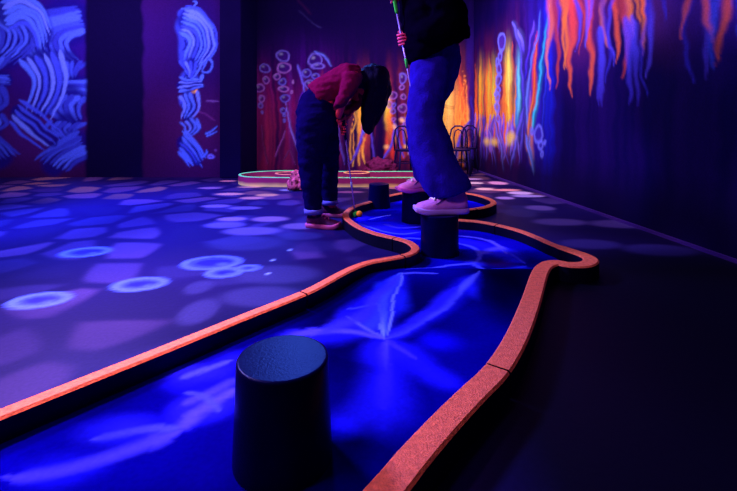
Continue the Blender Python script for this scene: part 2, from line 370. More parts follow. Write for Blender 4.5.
for px, py, rx, rz, c in [(508.5, 92, .13, .50, (255, 190, 50)), (509, 88, .06, .36, (255, 240, 110)), (481, 95, .18, .45, (240, 150, 40)), (494, 95, .13, .40, (235, 190, 60)), (487, 100, .10, .42, (250, 110, 40)), (519, 90, .09, .42, (80, 160, 255)), (519, 86, .04, .30, (150, 225, 255)), (528, 100, .07, .35, (60, 60, 230)), (500, 128, .3, .12, (180, 50, 60)), (548, 60, .08, .8, (20, 30, 220))]:
    cr.blob(WR(px, py), rx, rz, A(*c), .9)
for k in range(46):
    px = random.uniform(475, 515); y1 = random.uniform(110, 150)
    fr(px, y1-random.uniform(20, 55), y1, .009, random.choice([(255, 160, 60), (255, 120, 40), (250, 60, 60)]), (220, 60, 40), .8)
cr.streaks(13, .30, A(24, 4, 80), 8, .06)
for px, py, rx, rz, c in [(508.5, 92, .07, .40, (255, 220, 70)), (508.5, 84, .04, .22, (255, 245, 120)), (519, 88, .05, .34, (90, 190, 255)), (481, 95, .08, .36, (250, 170, 50)), (489, 92, .05, .36, (245, 200, 60)), (496, 100, .04, .34, (240, 180, 60)), (476, 100, .05, .36, (225, 80, 40))]:
    cr.blob(WR(px, py), rx, rz, A(*c), .65)
for k in range(30):
    px = random.uniform(475, 516); y1 = random.uniform(110, 150); fr(px, y1-random.uniform(30, 70), y1, .006, random.choice([(255, 130, 50), (255, 90, 50), (230, 50, 60)]), (240, 80, 40), .85, 2)
for k in range(34):
    px = random.uniform(474, 522); y0_ = random.uniform(112, 132); q = random.uniform(-5, 5)
    cr.stroke([WR(px, y0_), WR(px+q*.3, y0_+15), WR(px+q, y0_+random.uniform(28, 42))], .022, .008, A(*random.choice([(110, 80, 240), (80, 50, 205), (130, 100, 250), (70, 34, 180)])), .85, .9)
for pts, w0, w1, c, c2 in [
    ([(513, 22), (517, 35), (521, 50), (523, 75), (524, 100), (526, 135)], .05, .05, (96, 80, 235), (60, 30, 190)),
    ([(518, 30), (522, 42), (524, 55)], .03, .06, (120, 100, 250), (70, 40, 200)),
    ([(541, 10), (536, 40), (530, 70), (527, 100), (530, 140), (534, 176)], .03, .05, (70, 80, 240), (110, 120, 255)),
    ([(534, 22), (529, 50), (525, 80)], .03, .04, (100, 60, 230), (40, 20, 190)),
    ([(551, 0), (545, 40), (540, 75), (536, 105), (532, 130)], .035, .03, (40, 110, 255), (60, 190, 255)),
    ([(549, 5), (549, 40), (545, 90), (541, 140)], .035, .03, (60, 60, 250), (30, 30, 200)),
    ([(537, 38), (536, 62), (534, 90), (530, 120), (527, 150)], .018, .03, (250, 70, 50), (255, 120, 50)),
    ([(526, 135), (530, 155), (534, 176)], .05, .02, (90, 90, 250), (110, 130, 255)),
    ([(524, 110), (519, 130), (515, 150), (510, 168)], .05, .03, (90, 70, 235), (110, 90, 245)),
    ([(524, 120), (521, 145), (518, 165)], .03, .02, (80, 60, 220), (90, 60, 200)),
    ([(494, 115), (498, 135), (502, 155), (503, 172)], .045, .02, (130, 80, 240), (120, 110, 255)),
    ([(494, 118), (489, 140), (487, 160)], .04, .02, (120, 70, 230), (80, 50, 200)),
    ([(485, 115), (482, 140), (480, 158)], .04, .03, (90, 50, 190), (80, 50, 200)),
    ([(500, 130), (505, 150), (509, 165)], .03, .02, (150, 100, 250), (80, 50, 200)),
    ([(478, 120), (476, 140), (477, 155)], .03, .03, (70, 40, 170), (80, 50, 180)),
    ([(490, 130), (493, 150), (496, 166)], .03, .02, (150, 110, 250), (90, 60, 200))]:
    cr.stroke([WR(*p) for p in pts], w0*1.1, w1*1.1, A(*[v*.55 for v in c]), .8, .9, A(*[v*.55 for v in c2]))
    cr.stroke([WR(p[0]-.4, p[1]) for p in pts], w0*.42, w1*.42, A(*c), .9, .9, A(*c2))
for px, py, rx, ry in [(501.5, 42, 4, 9), (500, 56, 2.2, 4), (499, 68, 2, 5), (498.5, 80, 2.5, 5), (498, 90, 2, 3), (497.5, 99, 2, 4), (497, 108, 2.2, 3), (498, 117, 2, 4), (497, 62, 1.5, 3), (496, 94, 1.3, 2),
                       (538, 133, 3.4, 8), (540.5, 145, 2, 4.5), (541.5, 155, 1.3, 2.6), (545, 143, .8, 1.5), (532, 130, 1, 3)]:
    d, z = WR(px, py); cr.ring((d, z), rx/F*d*2.2, ry/F*d, .014, A(104, 96, 250), .75, 0, fill=A(60, 36, 170))
for px, py in [(487, 142), (494, 141), (510, 141), (512, 137)]: cr.blob(WR(px, py), .12, .05, A(255, 170, 90), .9)
# the mural carries on towards the near end of the wall
for k in range(16):
    cr.blob((random.uniform(-.5, 3.9), random.uniform(1.5, 1.9)), .4, .6, A(*random.choice([(110, 26, 60), (60, 16, 120), (120, 40, 50), (30, 16, 150)])), .8)
for k in range(90):
    d0 = random.uniform(-1.4, 4.1); c0, c1 = random.choice([((190, 60, 50), (110, 20, 70)), ((225, 110, 40), (170, 50, 50)), ((50, 70, 235), (40, 30, 170)), ((230, 90, 50), (190, 30, 60)), ((80, 60, 230), (50, 30, 180)), ((50, 40, 200), (40, 10, 130))])
    z0 = random.uniform(.85, 1.35); s = random.uniform(-.08, .08); ww = random.uniform(.012, .045)
    cr.stroke([(d0, z0), (d0+s, z0+.3), (d0-s*.3, z0+.6), (d0+s, z0+1.1)], .008, ww*1.6, A(*c0), .7, .8, A(*c1))
for k in range(16):
    d0 = random.uniform(-1.2, 3.7); q = random.uniform(-.12, .12); cr.stroke([(d0, 1.4), (d0+q*.5, 1.1), (d0+q, .8)], .04, .012, A(70, 56, 220), .8, .7, A(50, 30, 160))
cr.warp(.05, 12, 80)
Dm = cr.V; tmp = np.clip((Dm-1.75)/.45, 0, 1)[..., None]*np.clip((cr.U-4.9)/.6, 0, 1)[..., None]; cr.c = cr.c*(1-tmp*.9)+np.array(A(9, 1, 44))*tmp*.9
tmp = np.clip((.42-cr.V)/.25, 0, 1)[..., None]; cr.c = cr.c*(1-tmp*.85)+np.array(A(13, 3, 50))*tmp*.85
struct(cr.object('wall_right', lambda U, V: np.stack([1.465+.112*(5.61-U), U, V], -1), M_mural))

# ---- left part of the far wall: pale blue tangled hair and tentacles on a plum ground
def WL(px, py):
    p = P(px, py, YL); return (p.x, p.z)
cl = Canvas(XL, -1.75, 0, CEIL, 0.0125, A(40, 5, 64))
cl.blob(WL(200, 40), .5, .9, A(22, 4, 96), .9); cl.blob(WL(195, 130), .5, .5, A(60, 12, 96), .7)
cl.blob(WL(60, 40), 1.2, 1.0, A(30, 8, 130), .9); cl.blob(WL(40, 140), 1.0, .4, A(56, 14, 110), .7)
hb = (70, 84, 250)
def hair(pts, w, c=hb, w1=None):
    cl.stroke([WL(*p) for p in pts], w*.95, w*.6, A(12, 6, 104), .85, .3); cl.stroke([WL(*p) for p in pts], w*.6, w1 or w*.3, A(*c), .95, .35)
for pts, w in [([(180, 14), (196, 22), (204, 38), (203, 52), (196, 64)], .12), ([(184, 20), (188, 44), (186, 62)], .12), ([(186, 76), (196, 84)], .09), ([(184, 100), (190, 112)], .07), ([(184, 138), (194, 154), (198, 162)], .055)]:
    cl.stroke([WL(*p) for p in pts], w, w*.8, A(46, 50, 214), .9, .3)
for pts in [[(182, 12), (198, 19), (207, 32), (208, 46), (200, 62)], [(182, 28), (192, 34), (193, 46), (187, 58)], [(184, 40), (186, 46), (183, 52)], [(190, 16), (200, 30), (202, 46), (195, 62), (190, 70)], [(181, 66), (188, 72), (196, 76)], [(183, 78), (192, 80), (200, 82)], [(183, 88), (192, 98), (190, 110)], [(183, 112), (192, 122)], [(184, 136), (192, 148), (200, 160)], [(182, 146), (190, 158)]]:
    cl.stroke([WL(*p) for p in pts], .012, .008, A(14, 6, 110), .9, .4)
for pts, w in [([(180, 9), (190, 10), (198, 12), (206, 18), (212, 27), (214, 34)], .022), ([(192, 2), (197, 4), (193, 9), (199, 12)], .014), ([(182, 15), (190, 16), (197, 22), (203, 30), (206, 40)], .035),
               ([(198, 14), (207, 24), (213, 36), (215, 48), (210, 58), (203, 66)], .03), ([(195, 20), (203, 33), (206, 46), (201, 58), (195, 70)], .03), ([(180, 24), (190, 26), (196, 36), (195, 50), (188, 60)], .04),
               ([(180, 34), (187, 38), (189, 46), (184, 56)], .03), ([(183, 18), (193, 28), (199, 42), (198, 56), (191, 68)], .022), ([(214, 40), (215, 50), (208, 62), (202, 72)], .02), ([(206, 62), (210, 60), (213, 65), (210, 72), (204, 73), (201, 68)], .02),
               ([(196, 70), (190, 74), (184, 78)], .05), ([(203, 75), (200, 84), (203, 88)], .04), ([(180, 82), (190, 86), (203, 88)], .035), ([(184, 70), (191, 78), (199, 80)], .04), ([(180, 90), (188, 92), (190, 100), (184, 112)], .045),
               ([(190, 96), (193, 108), (187, 118)], .035), ([(182, 104), (190, 118), (196, 124), (198, 130)], .04), ([(186, 116), (193, 120), (199, 127), (195, 133), (188, 128)], .03), ([(204, 134), (210, 132), (218, 126)], .025),
               ([(205, 136), (212, 134), (219, 131)], .018), ([(182, 132), (190, 140), (197, 148), (203, 156), (207, 152), (206, 148)], .03), ([(182, 140), (188, 150), (196, 160), (203, 167)], .025), ([(183, 134), (193, 142), (202, 152), (200, 158)], .02), ([(182, 152), (188, 160), (194, 166)], .022), ([(180, 146), (190, 157), (198, 166)], .018)]:
    hair(pts, w)
cl.ring(WL(211, 156), .028, .028, .009, A(96, 80, 250), .95); cl.blob(WL(211, 156), .025, .025, A(90, 80, 230), .6); cl.blob(WL(216, 149), .014, .014, A(120, 60, 200), .9)
cl.stroke([WL(192, 92), WL(195, 93), WL(197, 91)], .012, .010, A(255, 140, 60), .95); cl.stroke([WL(206, 101), WL(213, 102), WL(219, 101)], .008, .006, A(110, 60, 190), .8)
cl.stroke([WL(198, 112), WL(206, 114), WL(215, 120)], .007, .006, A(90, 30, 130), .8)
# same tangle carried on to the left
def fam(Aa, Bb, n, w, f=lambda p: p, cols=((66, 80, 246), (50, 54, 226), (84, 90, 255))):
    Aa = np.array(Aa, float); Bb = np.array(Bb, float)
    cl.stroke([WL(*f(p)) for p in (Aa+Bb)/2], w*n*.75, w*n*.5, A(16, 6, 116), .85, .3)
    for i in range(n):
        t = i/(n-1); c = (Aa*(1-t)+Bb*t)+np.random.uniform(-.7, .7, Aa.shape)
        cl.stroke([WL(*f(p)) for p in c], w*random.uniform(.75, 1.1), w*.3, A(*random.choice(cols)), .95, .35)
FAMS = [([(180, 32), (186, 34), (190, 42), (188, 52), (183, 60)], [(184, 7), (203, 13), (215, 30), (216, 48), (203, 69)], 8, .024),
        ([(178, 60), (184, 68), (186, 76)], [(203, 60), (197, 72), (190, 80)], 5, .02), ([(178, 78), (188, 80), (202, 80)], [(178, 92), (188, 90), (203, 88)], 4, .018),
        ([(180, 96), (184, 104), (182, 118)], [(197, 92), (200, 106), (190, 122)], 4, .026), ([(180, 122), (186, 128), (184, 136)], [(197, 118), (200, 128), (190, 138)], 4, .02),
        ([(178, 152), (186, 160), (190, 168)], [(184, 130), (198, 144), (207, 158)], 6, .02)]
for A_, B_, n_, w_ in FAMS: fam(A_, B_, n_, w_)
def mir(p): return (92-(p[0]-184)*1.9-14, p[1]*1.02)
def mir2(p): return (-24+(p[0]-184)*1.9, p[1]*1.0-4)
for f_ in (mir, mir2):
    for A_, B_, n_, w_ in FAMS: fam(A_, B_, n_+2, w_*1.7, f_, ((48, 54, 214), (40, 40, 190), (60, 70, 240)))
fam([(2, 4), (20, -4), (40, 6), (52, 30)], [(8, 30), (22, 22), (34, 32), (40, 60)], 6, .04); fam([(20, 60), (34, 80), (26, 110)], [(60, 50), (66, 84), (50, 120)], 6, .04); fam([(10, 120), (24, 136), (44, 150)], [(20, 100), (44, 116), (66, 140)], 5, .03)
tmp = (np.clip((cl.U-WL(84, 0)[0])/.04, 0, 1)*np.clip((WL(145, 0)[0]-cl.U)/.04, 0, 1))[..., None]; cl.c = cl.c*(1-tmp)+np.array(A(9, 2, 48))*tmp
cl.warp(.03, 10, 90)
struct(cl.object('wall_left_mural', lambda U, V: np.stack([U, np.full_like(U, YL), V], -1), M_mural)).name = 'wall_left'

def quad_wall(name, pts, m):
    bm = bmesh.new(); bm.faces.new([bm.verts.new(p) for p in pts]); return struct(bmlink(name, bm, m, smooth=False))
bm = bmesh.new(); box(bm, ((-1.75-1.50)/2, (YL-.06+YB+.1)/2, CEIL/2), (.25, YB+.1-YL+.06, CEIL), .006)
struct(bmlink('wall_column', bm, M_dark, smooth=False))
quad_wall('wall_side', [(XL, YF, 0), (XL, YL, 0), (XL, YL, CEIL), (XL, YF, CEIL)], M_dark)
quad_wall('wall_front', [(XL, YF, 0), (RX(YF), YF, 0), (RX(YF), YF, CEIL), (XL, YF, CEIL)], M_dark)
quad_wall('ceiling', [(XL, YF, CEIL), (RX(YF), YF, CEIL), (XC, YB, CEIL), (XL, YB, CEIL)], M_ceil)
# thin kick board where the right wall meets the floor
M_base = mat('baseboard_paint', A(60, 26, 120), .5, .3)
bm = bmesh.new()
v = [bm.verts.new(p) for p in [(RX(YB)-.012, YB, 0), (RX(YF)-.012, YF, 0), (RX(YF)-.012, YF, .02), (RX(YB)-.012, YB, .02), (RX(YB), YB, .02), (RX(YF), YF, .02)]]
bm.faces.new((v[0], v[1], v[2], v[3])); bm.faces.new((v[3], v[2], v[5], v[4]))
struct(bmlink('baseboard_right', bm, M_base, smooth=False))

# ================================================================== LANE OUTLINE (curb centre line, at the curb top)
HC = 0.072
def GC(*p): return G(p[0], p[1], HC)
far_left = [GC(*p) for p in [(184, 340), (241, 317), (303, 292.5), (325, 281.5), (335, 276), (351, 268), (367.6, 262), (384, 258.8), (400, 256), (411.6, 252.3), (415.5, 247), (408.4, 241.4), (395, 237.5),
                             (376, 233), (360, 227), (350, 220.5), (345.5, 215.5), (347.5, 210.5), (356, 205.5), (368, 202)]]
lobe = [GC(*p) for p in [(378, 198.5), (391, 195), (405, 192.3), (425, 190.8), (448, 191.2), (468, 193.3), (479, 195.3), (490, 199), (493.5, 202.5), (487, 206), (475, 208.3), (462, 209.5), (449, 211.5)]]
bulb = [GC(*p) for p in [(446, 215.5), (455, 219), (477.6, 221), (497, 224.5), (518.7, 230), (536, 236.5), (552, 243.5), (571, 250), (584, 254.5), (591, 259), (585, 263.5), (570, 264)]]
near = [GC(*p) for p in [(557, 262), (547, 264), (540, 272), (531, 300), (517, 335), (497.5, 367)]]
n2 = [GC(*p) for p in [(472, 392.5), (447, 418), (416, 452), (385, 489)]]
dR = np.array([-.605, -.796]); e0 = np.array(n2[-1])
n2 += [tuple(e0+dR*t) for t in (.3, .7, 1.25)]
l0 = np.array(far_left[0]); dL = np.array([-.65, -.76])
pre = [tuple(l0+dL*t) for t in (1.55, 1.1, .6, .3)]
a1 = np.array(pre[0]); b1 = np.array(n2[-1])
end = [tuple(b1+np.array([-.10, -.10])), tuple((a1+b1)/2+np.array([-.12, -.14])), tuple(a1+np.array([-.08, -.10]))]
outline = pre+far_left+lobe+bulb+near+n2+end
ring = np.array(catmull(outline, 6, closed=True))
# arc lengths of the joints between boards
def idx_of(pt): return int(np.argmin(np.hypot(ring[:, 0]-pt[0], ring[:, 1]-pt[1])))

def inside(poly, X, Y):
    r = np.zeros(X.shape, bool); n = len(poly); j = n-1
    for i in range(n):
        xi, yi = poly[i]; xj, yj = poly[j]
        c = ((yi > Y) != (yj > Y)) & (X < (xj-xi)*(Y-yi)/(yj-yi+1e-12)+xi)
        r ^= c; j = i
    return r

# ---- floor
cf = Canvas(XL, 2.4, YF, YB, 0.019, A(20, 8, 80))
n1 = fbm(cf.U, cf.V, 2.2, 3); n2_ = fbm(cf.U, cf.V, 5.5, 5)
k = np.clip(.5+n1*1.6+n2_*.7, 0, 1)[..., None]; cf.c = np.array(A(10, 2, 44))*(1-k)+np.array(A(22, 9, 80))*k
def stone(px, py, rx, ry, c=(42, 34, 112), a=.65, rot=0.0):
    x, d = G(px, py); ru = rx/F*d; rv = ry*d*d/(F*H)
    cf.blob((x, d), ru, rv, A(*c), a, .72, rot)
# crazy-paving of painted stones across the floor: soft-edged voronoi cells
rs = np.random.RandomState(4); pts_ = []
for j in range(24):
    for i in range(27):
        pts_.append((-5.3+i*.31+(j % 2)*.155+rs.uniform(-.12, .12), -1.6+j*.34+rs.uniform(-.12, .12)))
f1 = np.full(cf.U.shape, 9.0); f2 = f1.copy(); own = np.zeros(cf.U.shape, int)
wu = cf.U+.05*n2_*3; wv = cf.V+.05*n1*3
for i, (px_, py_) in enumerate(pts_):
    D = np.hypot(wu-px_, (wv-py_)*1.15); nw = D < f1
    f2 = np.where(nw, f1, np.minimum(f2, D)); own = np.where(nw, i, own); f1 = np.where(nw, D, f1)
pal = np.array([A(52, 38, 130), A(66, 44, 142), A(40, 30, 112), A(84, 54, 150), A(22, 12, 76), A(18, 8, 66)])
palf = np.array([A(92, 46, 120), A(130, 64, 110), A(70, 38, 118), A(50, 20, 90), A(30, 10, 70), A(140, 76, 100)])
pick = rs.randint(0, 6, len(pts_))[own]
far = np.clip((cf.V-3.6)/.9, 0, 1)[..., None]
cc = pal[pick]*(1-far)+palf[pick]*far
mm = np.clip((f2-f1-.045)/.09, 0, 1); mm = mm*mm*(3-2*mm)*np.clip(.75+n1*2.2, .15, 1)
zone = np.clip((.15-cf.U+(cf.V > 3.4)*9)/.3, 0, 1)*np.clip((cf.V-.4)/.6, 0, 1)
mm = (mm*zone*.42)[..., None]; cf.c = cf.c*(1-mm)+cc*mm
for s_ in [(277.5, 274, 42, 9), (262, 296, 40, 10), (199, 311, 18, 13), (199, 287, 13, 7), (247, 243, 38, 7), (252, 231, 28, 4, (96, 70, 165)), (225, 225, 20, 3, (90, 66, 170)), (300, 236, 22, 4), (310, 246, 30, 6, (30, 20, 90))]:
    stone(*s_)
for s_ in [(498, 183, 9, 1.6, (200, 120, 190)), (520, 193, 12, 1.6, (190, 140, 220)), (506, 190, 14, 1.0, (220, 120, 150)), (528, 196, 16, 1.2, (150, 110, 210)), (505, 198, 9, 1.3, (150, 100, 200)), (540, 208, 14, 2.4, (90, 60, 150)),
           (485, 189, 9, 1.2, (220, 150, 180)), (475, 183, 8, 1, (200, 150, 190)), (520, 213, 16, 4, (40, 28, 100)), (470, 179, 12, .8, (160, 110, 180)), (560, 222, 26, 3.4, (70, 46, 130)), (620, 224, 30, 4, (64, 40, 120)), (590, 244, 30, 5, (40, 26, 100)), (660, 250, 36, 6, (40, 26, 100))]:
    stone(*s_, a=.9)
# painted stones by the far lane, tinted with the pink light they catch
for s_ in [(230, 194, 14, 1.2, (230, 130, 150)), (267, 195, 11, 1.4, (235, 140, 130)), (252, 198, 12, 1.3, (215, 120, 150)), (228, 181, 8, .7, (210, 110, 160)), (210, 188, 12, .8, (150, 90, 170)), (290, 190, 10, 1, (150, 130, 220)), (250, 187, 12, .6, (230, 140, 160)), (216, 206, 14, 1.6, (120, 80, 180)), (245, 208, 16, 1.6, (110, 76, 170)),
           (270, 219, 18, 2.6, (150, 96, 180)), (232, 219, 14, 2, (150, 100, 200)), (300, 226, 18, 3, (120, 84, 170)), (350, 192, 14, 1, (150, 70, 130)), (395, 188, 30, .8, (200, 110, 140))]:
    stone(*s_, a=.5)
# painted bubbles
def fbub(px, py, rx, ry, rot=.12):
    x, d = G(px, py); ru = rx/F*d; rv = ry*d*d/(F*H)
    cf.blob((x, d), ru, rv, A(28, 24, 170), .8, .8, rot); cf.ring((x, d), ru, rv, .014, A(74, 86, 235), .85, rot); cf.ring((x+ru*.08, d), ru*.8, rv*.66, .010, A(56, 64, 230), .55, rot); cf.blob((x+ru*.45, d-rv*.25), ru*.25, rv*.3, A(70, 80, 235), .7)
fbub(212, 262.5, 26, 6.2); fbub(224, 272.5, 15, 4.2); fbub(248, 268, 9, 2.6); fbub(140, 284, 22, 6); fbub(86, 252, 20, 4.5); fbub(40, 300, 24, 7)
for px, py in [(273, 260), (268, 274), (300, 300), (290, 250)]: stone(px, py, 2.2, .8, (120, 130, 255), .9)
# shadow around the near right of the lane, painted into the floor colour
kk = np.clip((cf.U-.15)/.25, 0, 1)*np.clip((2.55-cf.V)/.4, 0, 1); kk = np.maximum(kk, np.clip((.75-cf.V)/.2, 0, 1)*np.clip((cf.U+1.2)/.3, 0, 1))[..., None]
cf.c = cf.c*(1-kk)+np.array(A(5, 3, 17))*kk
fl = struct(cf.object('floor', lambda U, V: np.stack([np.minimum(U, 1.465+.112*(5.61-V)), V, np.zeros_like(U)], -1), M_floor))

# ================================================================== NEAR LANE
lane = thing('minigolf_lane', 'winding mini golf lane with blue lightning bed and orange topped black curb', 'mini golf lane', (0.1, 2.0, 0))
x0, y0 = ring.min(0); x1, y1 = ring.max(0)
cb = Canvas(x0, x1, y0, y1, 0.0065, A(8, 0, 160))
n1 = fbm(cb.U, cb.V, 5, 11); k = np.clip(.5+n1*1.9, 0, 1)[..., None]
cb.c = np.array(A(2, 0, 62))*(1-k)+np.array(A(5, 0, 150))*k
ZB = 0.014
def GB(p): return G(p[0], p[1], ZB)
def bs(pts, w0, w1=None, c=(70, 74, 255), a=.85, soft=.9): cb.stroke([GB(p) for p in pts], w0, w1 or w0, A(*c), a, soft)
def bb(px, py, rx, ry, c, a=.8, rot=0):
    x, d = GB((px, py)); cb.blob((x, d), rx/F*d, ry*d*d/(F*.72), A(*c), a, 0, rot)
# dark pools
for q in [(430, 297, 34, 15, (2, 0, 72)), (412, 306, 22, 16, (2, 0, 66)), (500, 300, 30, 26, (1, 0, 52), .95), (515, 290, 20, 16, (1, 0, 40), .9), (468, 352, 50, 32, (6, 0, 130), .7), (360, 365, 26, 22, (3, 0, 96), .75), (415, 380, 18, 30, (3, 0, 110), .6), (300, 350, 30, 10, (4, 0, 100)),
          (499, 263, 18, 5, (40, 6, 100), .9), (460, 256, 14, 5, (4, 0, 70), .9), (478, 243, 12, 2.4, (24, 4, 110)), (515, 244, 22, 5, (10, 0, 130)), (450, 228, 26, 4, (30, 2, 70), .9), (420, 262, 20, 7, (3, 0, 80), .8), (345, 300, 16, 6, (2, 0, 70), .7),
          (392, 220, 10, 2, (20, 0, 90)), (408, 221, 8, 4, (14, 0, 80)), (355, 440, 26, 30, (2, 0, 60), .9), (395, 470, 20, 30, (4, 0, 96), .7), (220, 440, 20, 26, (4, 0, 100), .8), (200, 480, 30, 20, (5, 0, 110), .7), (366, 300, 8, 8, (4, 0, 90))]:  # pool right-front of the nearest stump paints its cast shadow
    bb(*q[:5], q[5] if len(q) > 5 else .85)
# royal-blue washes
for q in [(360, 322, 26, 11, (50, 40, 250)), (300, 336, 20, 6, (44, 36, 240)), (205, 405, 30, 16, (40, 34, 246)), (200, 372, 26, 8, (40, 36, 246)), (345, 428, 18, 12, (16, 8, 220)), (395, 300, 14, 12, (30, 40, 245)), (380, 290, 8, 5, (30, 50, 240)),
          (500, 252, 18, 4, (50, 44, 246)), (475, 263, 10, 3, (50, 50, 250)), (385, 226, 24, 4, (24, 16, 240)), (360, 218, 8, 3, (40, 20, 230)), (400, 200, 14, 2.4, (30, 20, 240)), (478, 200, 12, 2.2, (40, 30, 230)), (520, 270, 12, 4, (20, 24, 235)), (440, 340, 22, 10, (14, 4, 210)), (470, 292, 8, 8, (34, 34, 240)), (385, 380, 10, 20, (20, 10, 225)), (120, 430, 40, 16, (30, 26, 236)), (60, 470, 40, 20, (20, 16, 220))]:
    bb(*q, .85)
for pts, w0, w1 in [([(400, 280), (386, 300), (372, 322), (340, 334), (300, 340), (262, 352)], .05, .04), ([(382, 339), (420, 322), (452, 300), (480, 280)], .03, .04), ([(382, 339), (384, 380), (386, 430)], .05, .06), ([(184, 380), (210, 372), (240, 356)], .05, .04), ([(184, 415), (210, 402), (240, 382)], .04, .05), ([(340, 318), (370, 300), (396, 282)], .04, .03), ([(458, 240), (490, 248), (520, 262)], .05, .05), ([(360, 222), (395, 232), (420, 232)], .05, .05), ([(396, 346), (430, 372), (452, 384)], .05, .03), ([(345, 425), (365, 412), (384, 400)], .04, .05)]:
    bs(pts, w0, w1, (26, 20, 232), .75, 1.0)
# lightning
for q in [([(400, 279), (388, 293), (382, 314), (382, 339)], .016, .009, (80, 110, 255)), ([(402, 279), (396, 296), (390, 316), (385, 338)], .006, .004, (110, 130, 255)), ([(379, 304), (380, 320), (381.5, 337)], .006, .005, (110, 130, 255)), ([(395, 281), (386, 297), (376, 318), (366, 330)], .03, .03, (44, 56, 246)),
          ([(382, 339), (408, 329), (438, 311), (462, 293), (480, 279)], .009, .016, (92, 100, 255)), ([(384, 338), (410, 326), (438, 306), (458, 292)], .02, .03, (40, 34, 235)), ([(385, 340), (385.6, 373)], .009, .004, (84, 80, 255)), ([(383, 342), (385, 380), (383, 410)], .016, .02, (40, 30, 240)),
          ([(382, 339), (355, 332), (322, 331), (300, 336)], .010, .018, (76, 70, 255)), ([(382, 338), (362, 326), (344, 316)], .008, .004, (84, 86, 255)), ([(379, 304), (362, 307), (346, 310)], .008, .005, (60, 66, 255)), ([(384, 340), (399, 348), (418, 360)], .012, .006, (50, 40, 246)),
          ([(400, 280), (420, 280.5), (438, 281)], .007, .005, (80, 86, 255)), ([(400, 280), (380, 296), (366, 312), (340, 325), (318, 334)], .02, .03, (48, 44, 248)),
          ([(320, 330), (290, 338), (262, 347)], .02, .014, (70, 60, 255)), ([(184, 378), (205, 370), (232, 360)], .012, .010, (64, 64, 255)), ([(184, 425), (205, 408), (234, 388)], .020, .016, (70, 60, 255)), ([(184, 404), (205, 394), (236, 378)], .012, .016, (58, 50, 250)), ([(184, 392), (206, 398), (220, 412)], .006, .01, (60, 60, 250)),
          ([(458, 236), (482, 239), (497, 245), (507, 254)], .009, .014, (90, 80, 255)), ([(458, 243.5), (472, 247), (480, 254), (476, 262), (472, 264.5)], .014, .01, (70, 70, 255)), ([(474, 264), (452, 265.5), (429, 269), (405, 277)], .010, .006, (84, 90, 255)), ([(474, 264), (479, 269), (483, 275)], .012, .014, (76, 80, 255)),
          ([(481, 254), (492, 250), (502, 248)], .02, .03, (76, 66, 255)), ([(502, 249), (514, 256), (526, 264)], .008, .008, (50, 50, 240)), ([(492, 274), (505, 272), (526, 266)], .012, .02, (40, 50, 245)), ([(430, 236), (446, 238), (460, 244)], .012, .012, (70, 60, 240)),
          ([(358, 223), (378, 230), (400, 234), (420, 232)], .010, .010, (70, 80, 255)), ([(370, 219.5), (380, 217), (392, 215)], .008, .007, (96, 90, 255)), ([(384, 224), (400, 228), (420, 227)], .014, .014, (60, 50, 250)), ([(395, 240), (410, 238), (424, 240)], .01, .01, (70, 80, 255)), ([(462, 199), (476, 198), (488, 201)], .012, .012, (70, 60, 250)), ([(390, 203), (400, 199), (404, 198)], .014, .014, (60, 50, 250)),
          ([(180, 430), (120, 452), (60, 470), (0, 480)], .02, .014, (64, 56, 250)), ([(180, 426), (140, 430), (90, 440)], .012, .01, (60, 60, 250))]:
    bs(*q)
# airbrushed wisps: a turbulent ripple through the paint
wx = .020*fbm(cb.U, cb.V, 16, 21)+.003*fbm(cb.U, cb.V, 42, 22); wy = .020*fbm(cb.U, cb.V, 15, 23)+.003*fbm(cb.U, cb.V, 40, 24)
ii = np.clip(np.round((cb.U+wx*.7-x0)/.0065).astype(int), 0, cb.nu-1); jj = np.clip(np.round((cb.V+wy*.7-y0)/.0065).astype(int), 0, cb.nv-1)
cb.c = cb.c[jj, ii]
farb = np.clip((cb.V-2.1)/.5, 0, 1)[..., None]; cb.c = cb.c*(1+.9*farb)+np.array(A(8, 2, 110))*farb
cb.c = cb.c*np.array([.55, .5, .9])*(1+.35*np.clip(fbm(cb.U+wx*4, cb.V+wy*4, 12, 31)*3, -1, 1))[..., None]
# hard seam of the ramp crest
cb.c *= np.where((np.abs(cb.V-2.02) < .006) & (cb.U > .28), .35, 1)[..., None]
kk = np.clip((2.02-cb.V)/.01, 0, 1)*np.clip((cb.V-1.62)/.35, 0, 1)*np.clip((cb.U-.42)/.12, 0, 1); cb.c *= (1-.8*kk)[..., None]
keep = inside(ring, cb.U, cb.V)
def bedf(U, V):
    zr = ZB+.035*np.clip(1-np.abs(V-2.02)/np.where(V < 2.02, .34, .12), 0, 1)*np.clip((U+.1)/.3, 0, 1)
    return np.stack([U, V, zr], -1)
bed = cb.object('lane_bed', bedf, M_bed, keep); bed.parent = lane; bed.matrix_parent_inverse = Matrix.Translation(-lane.location)

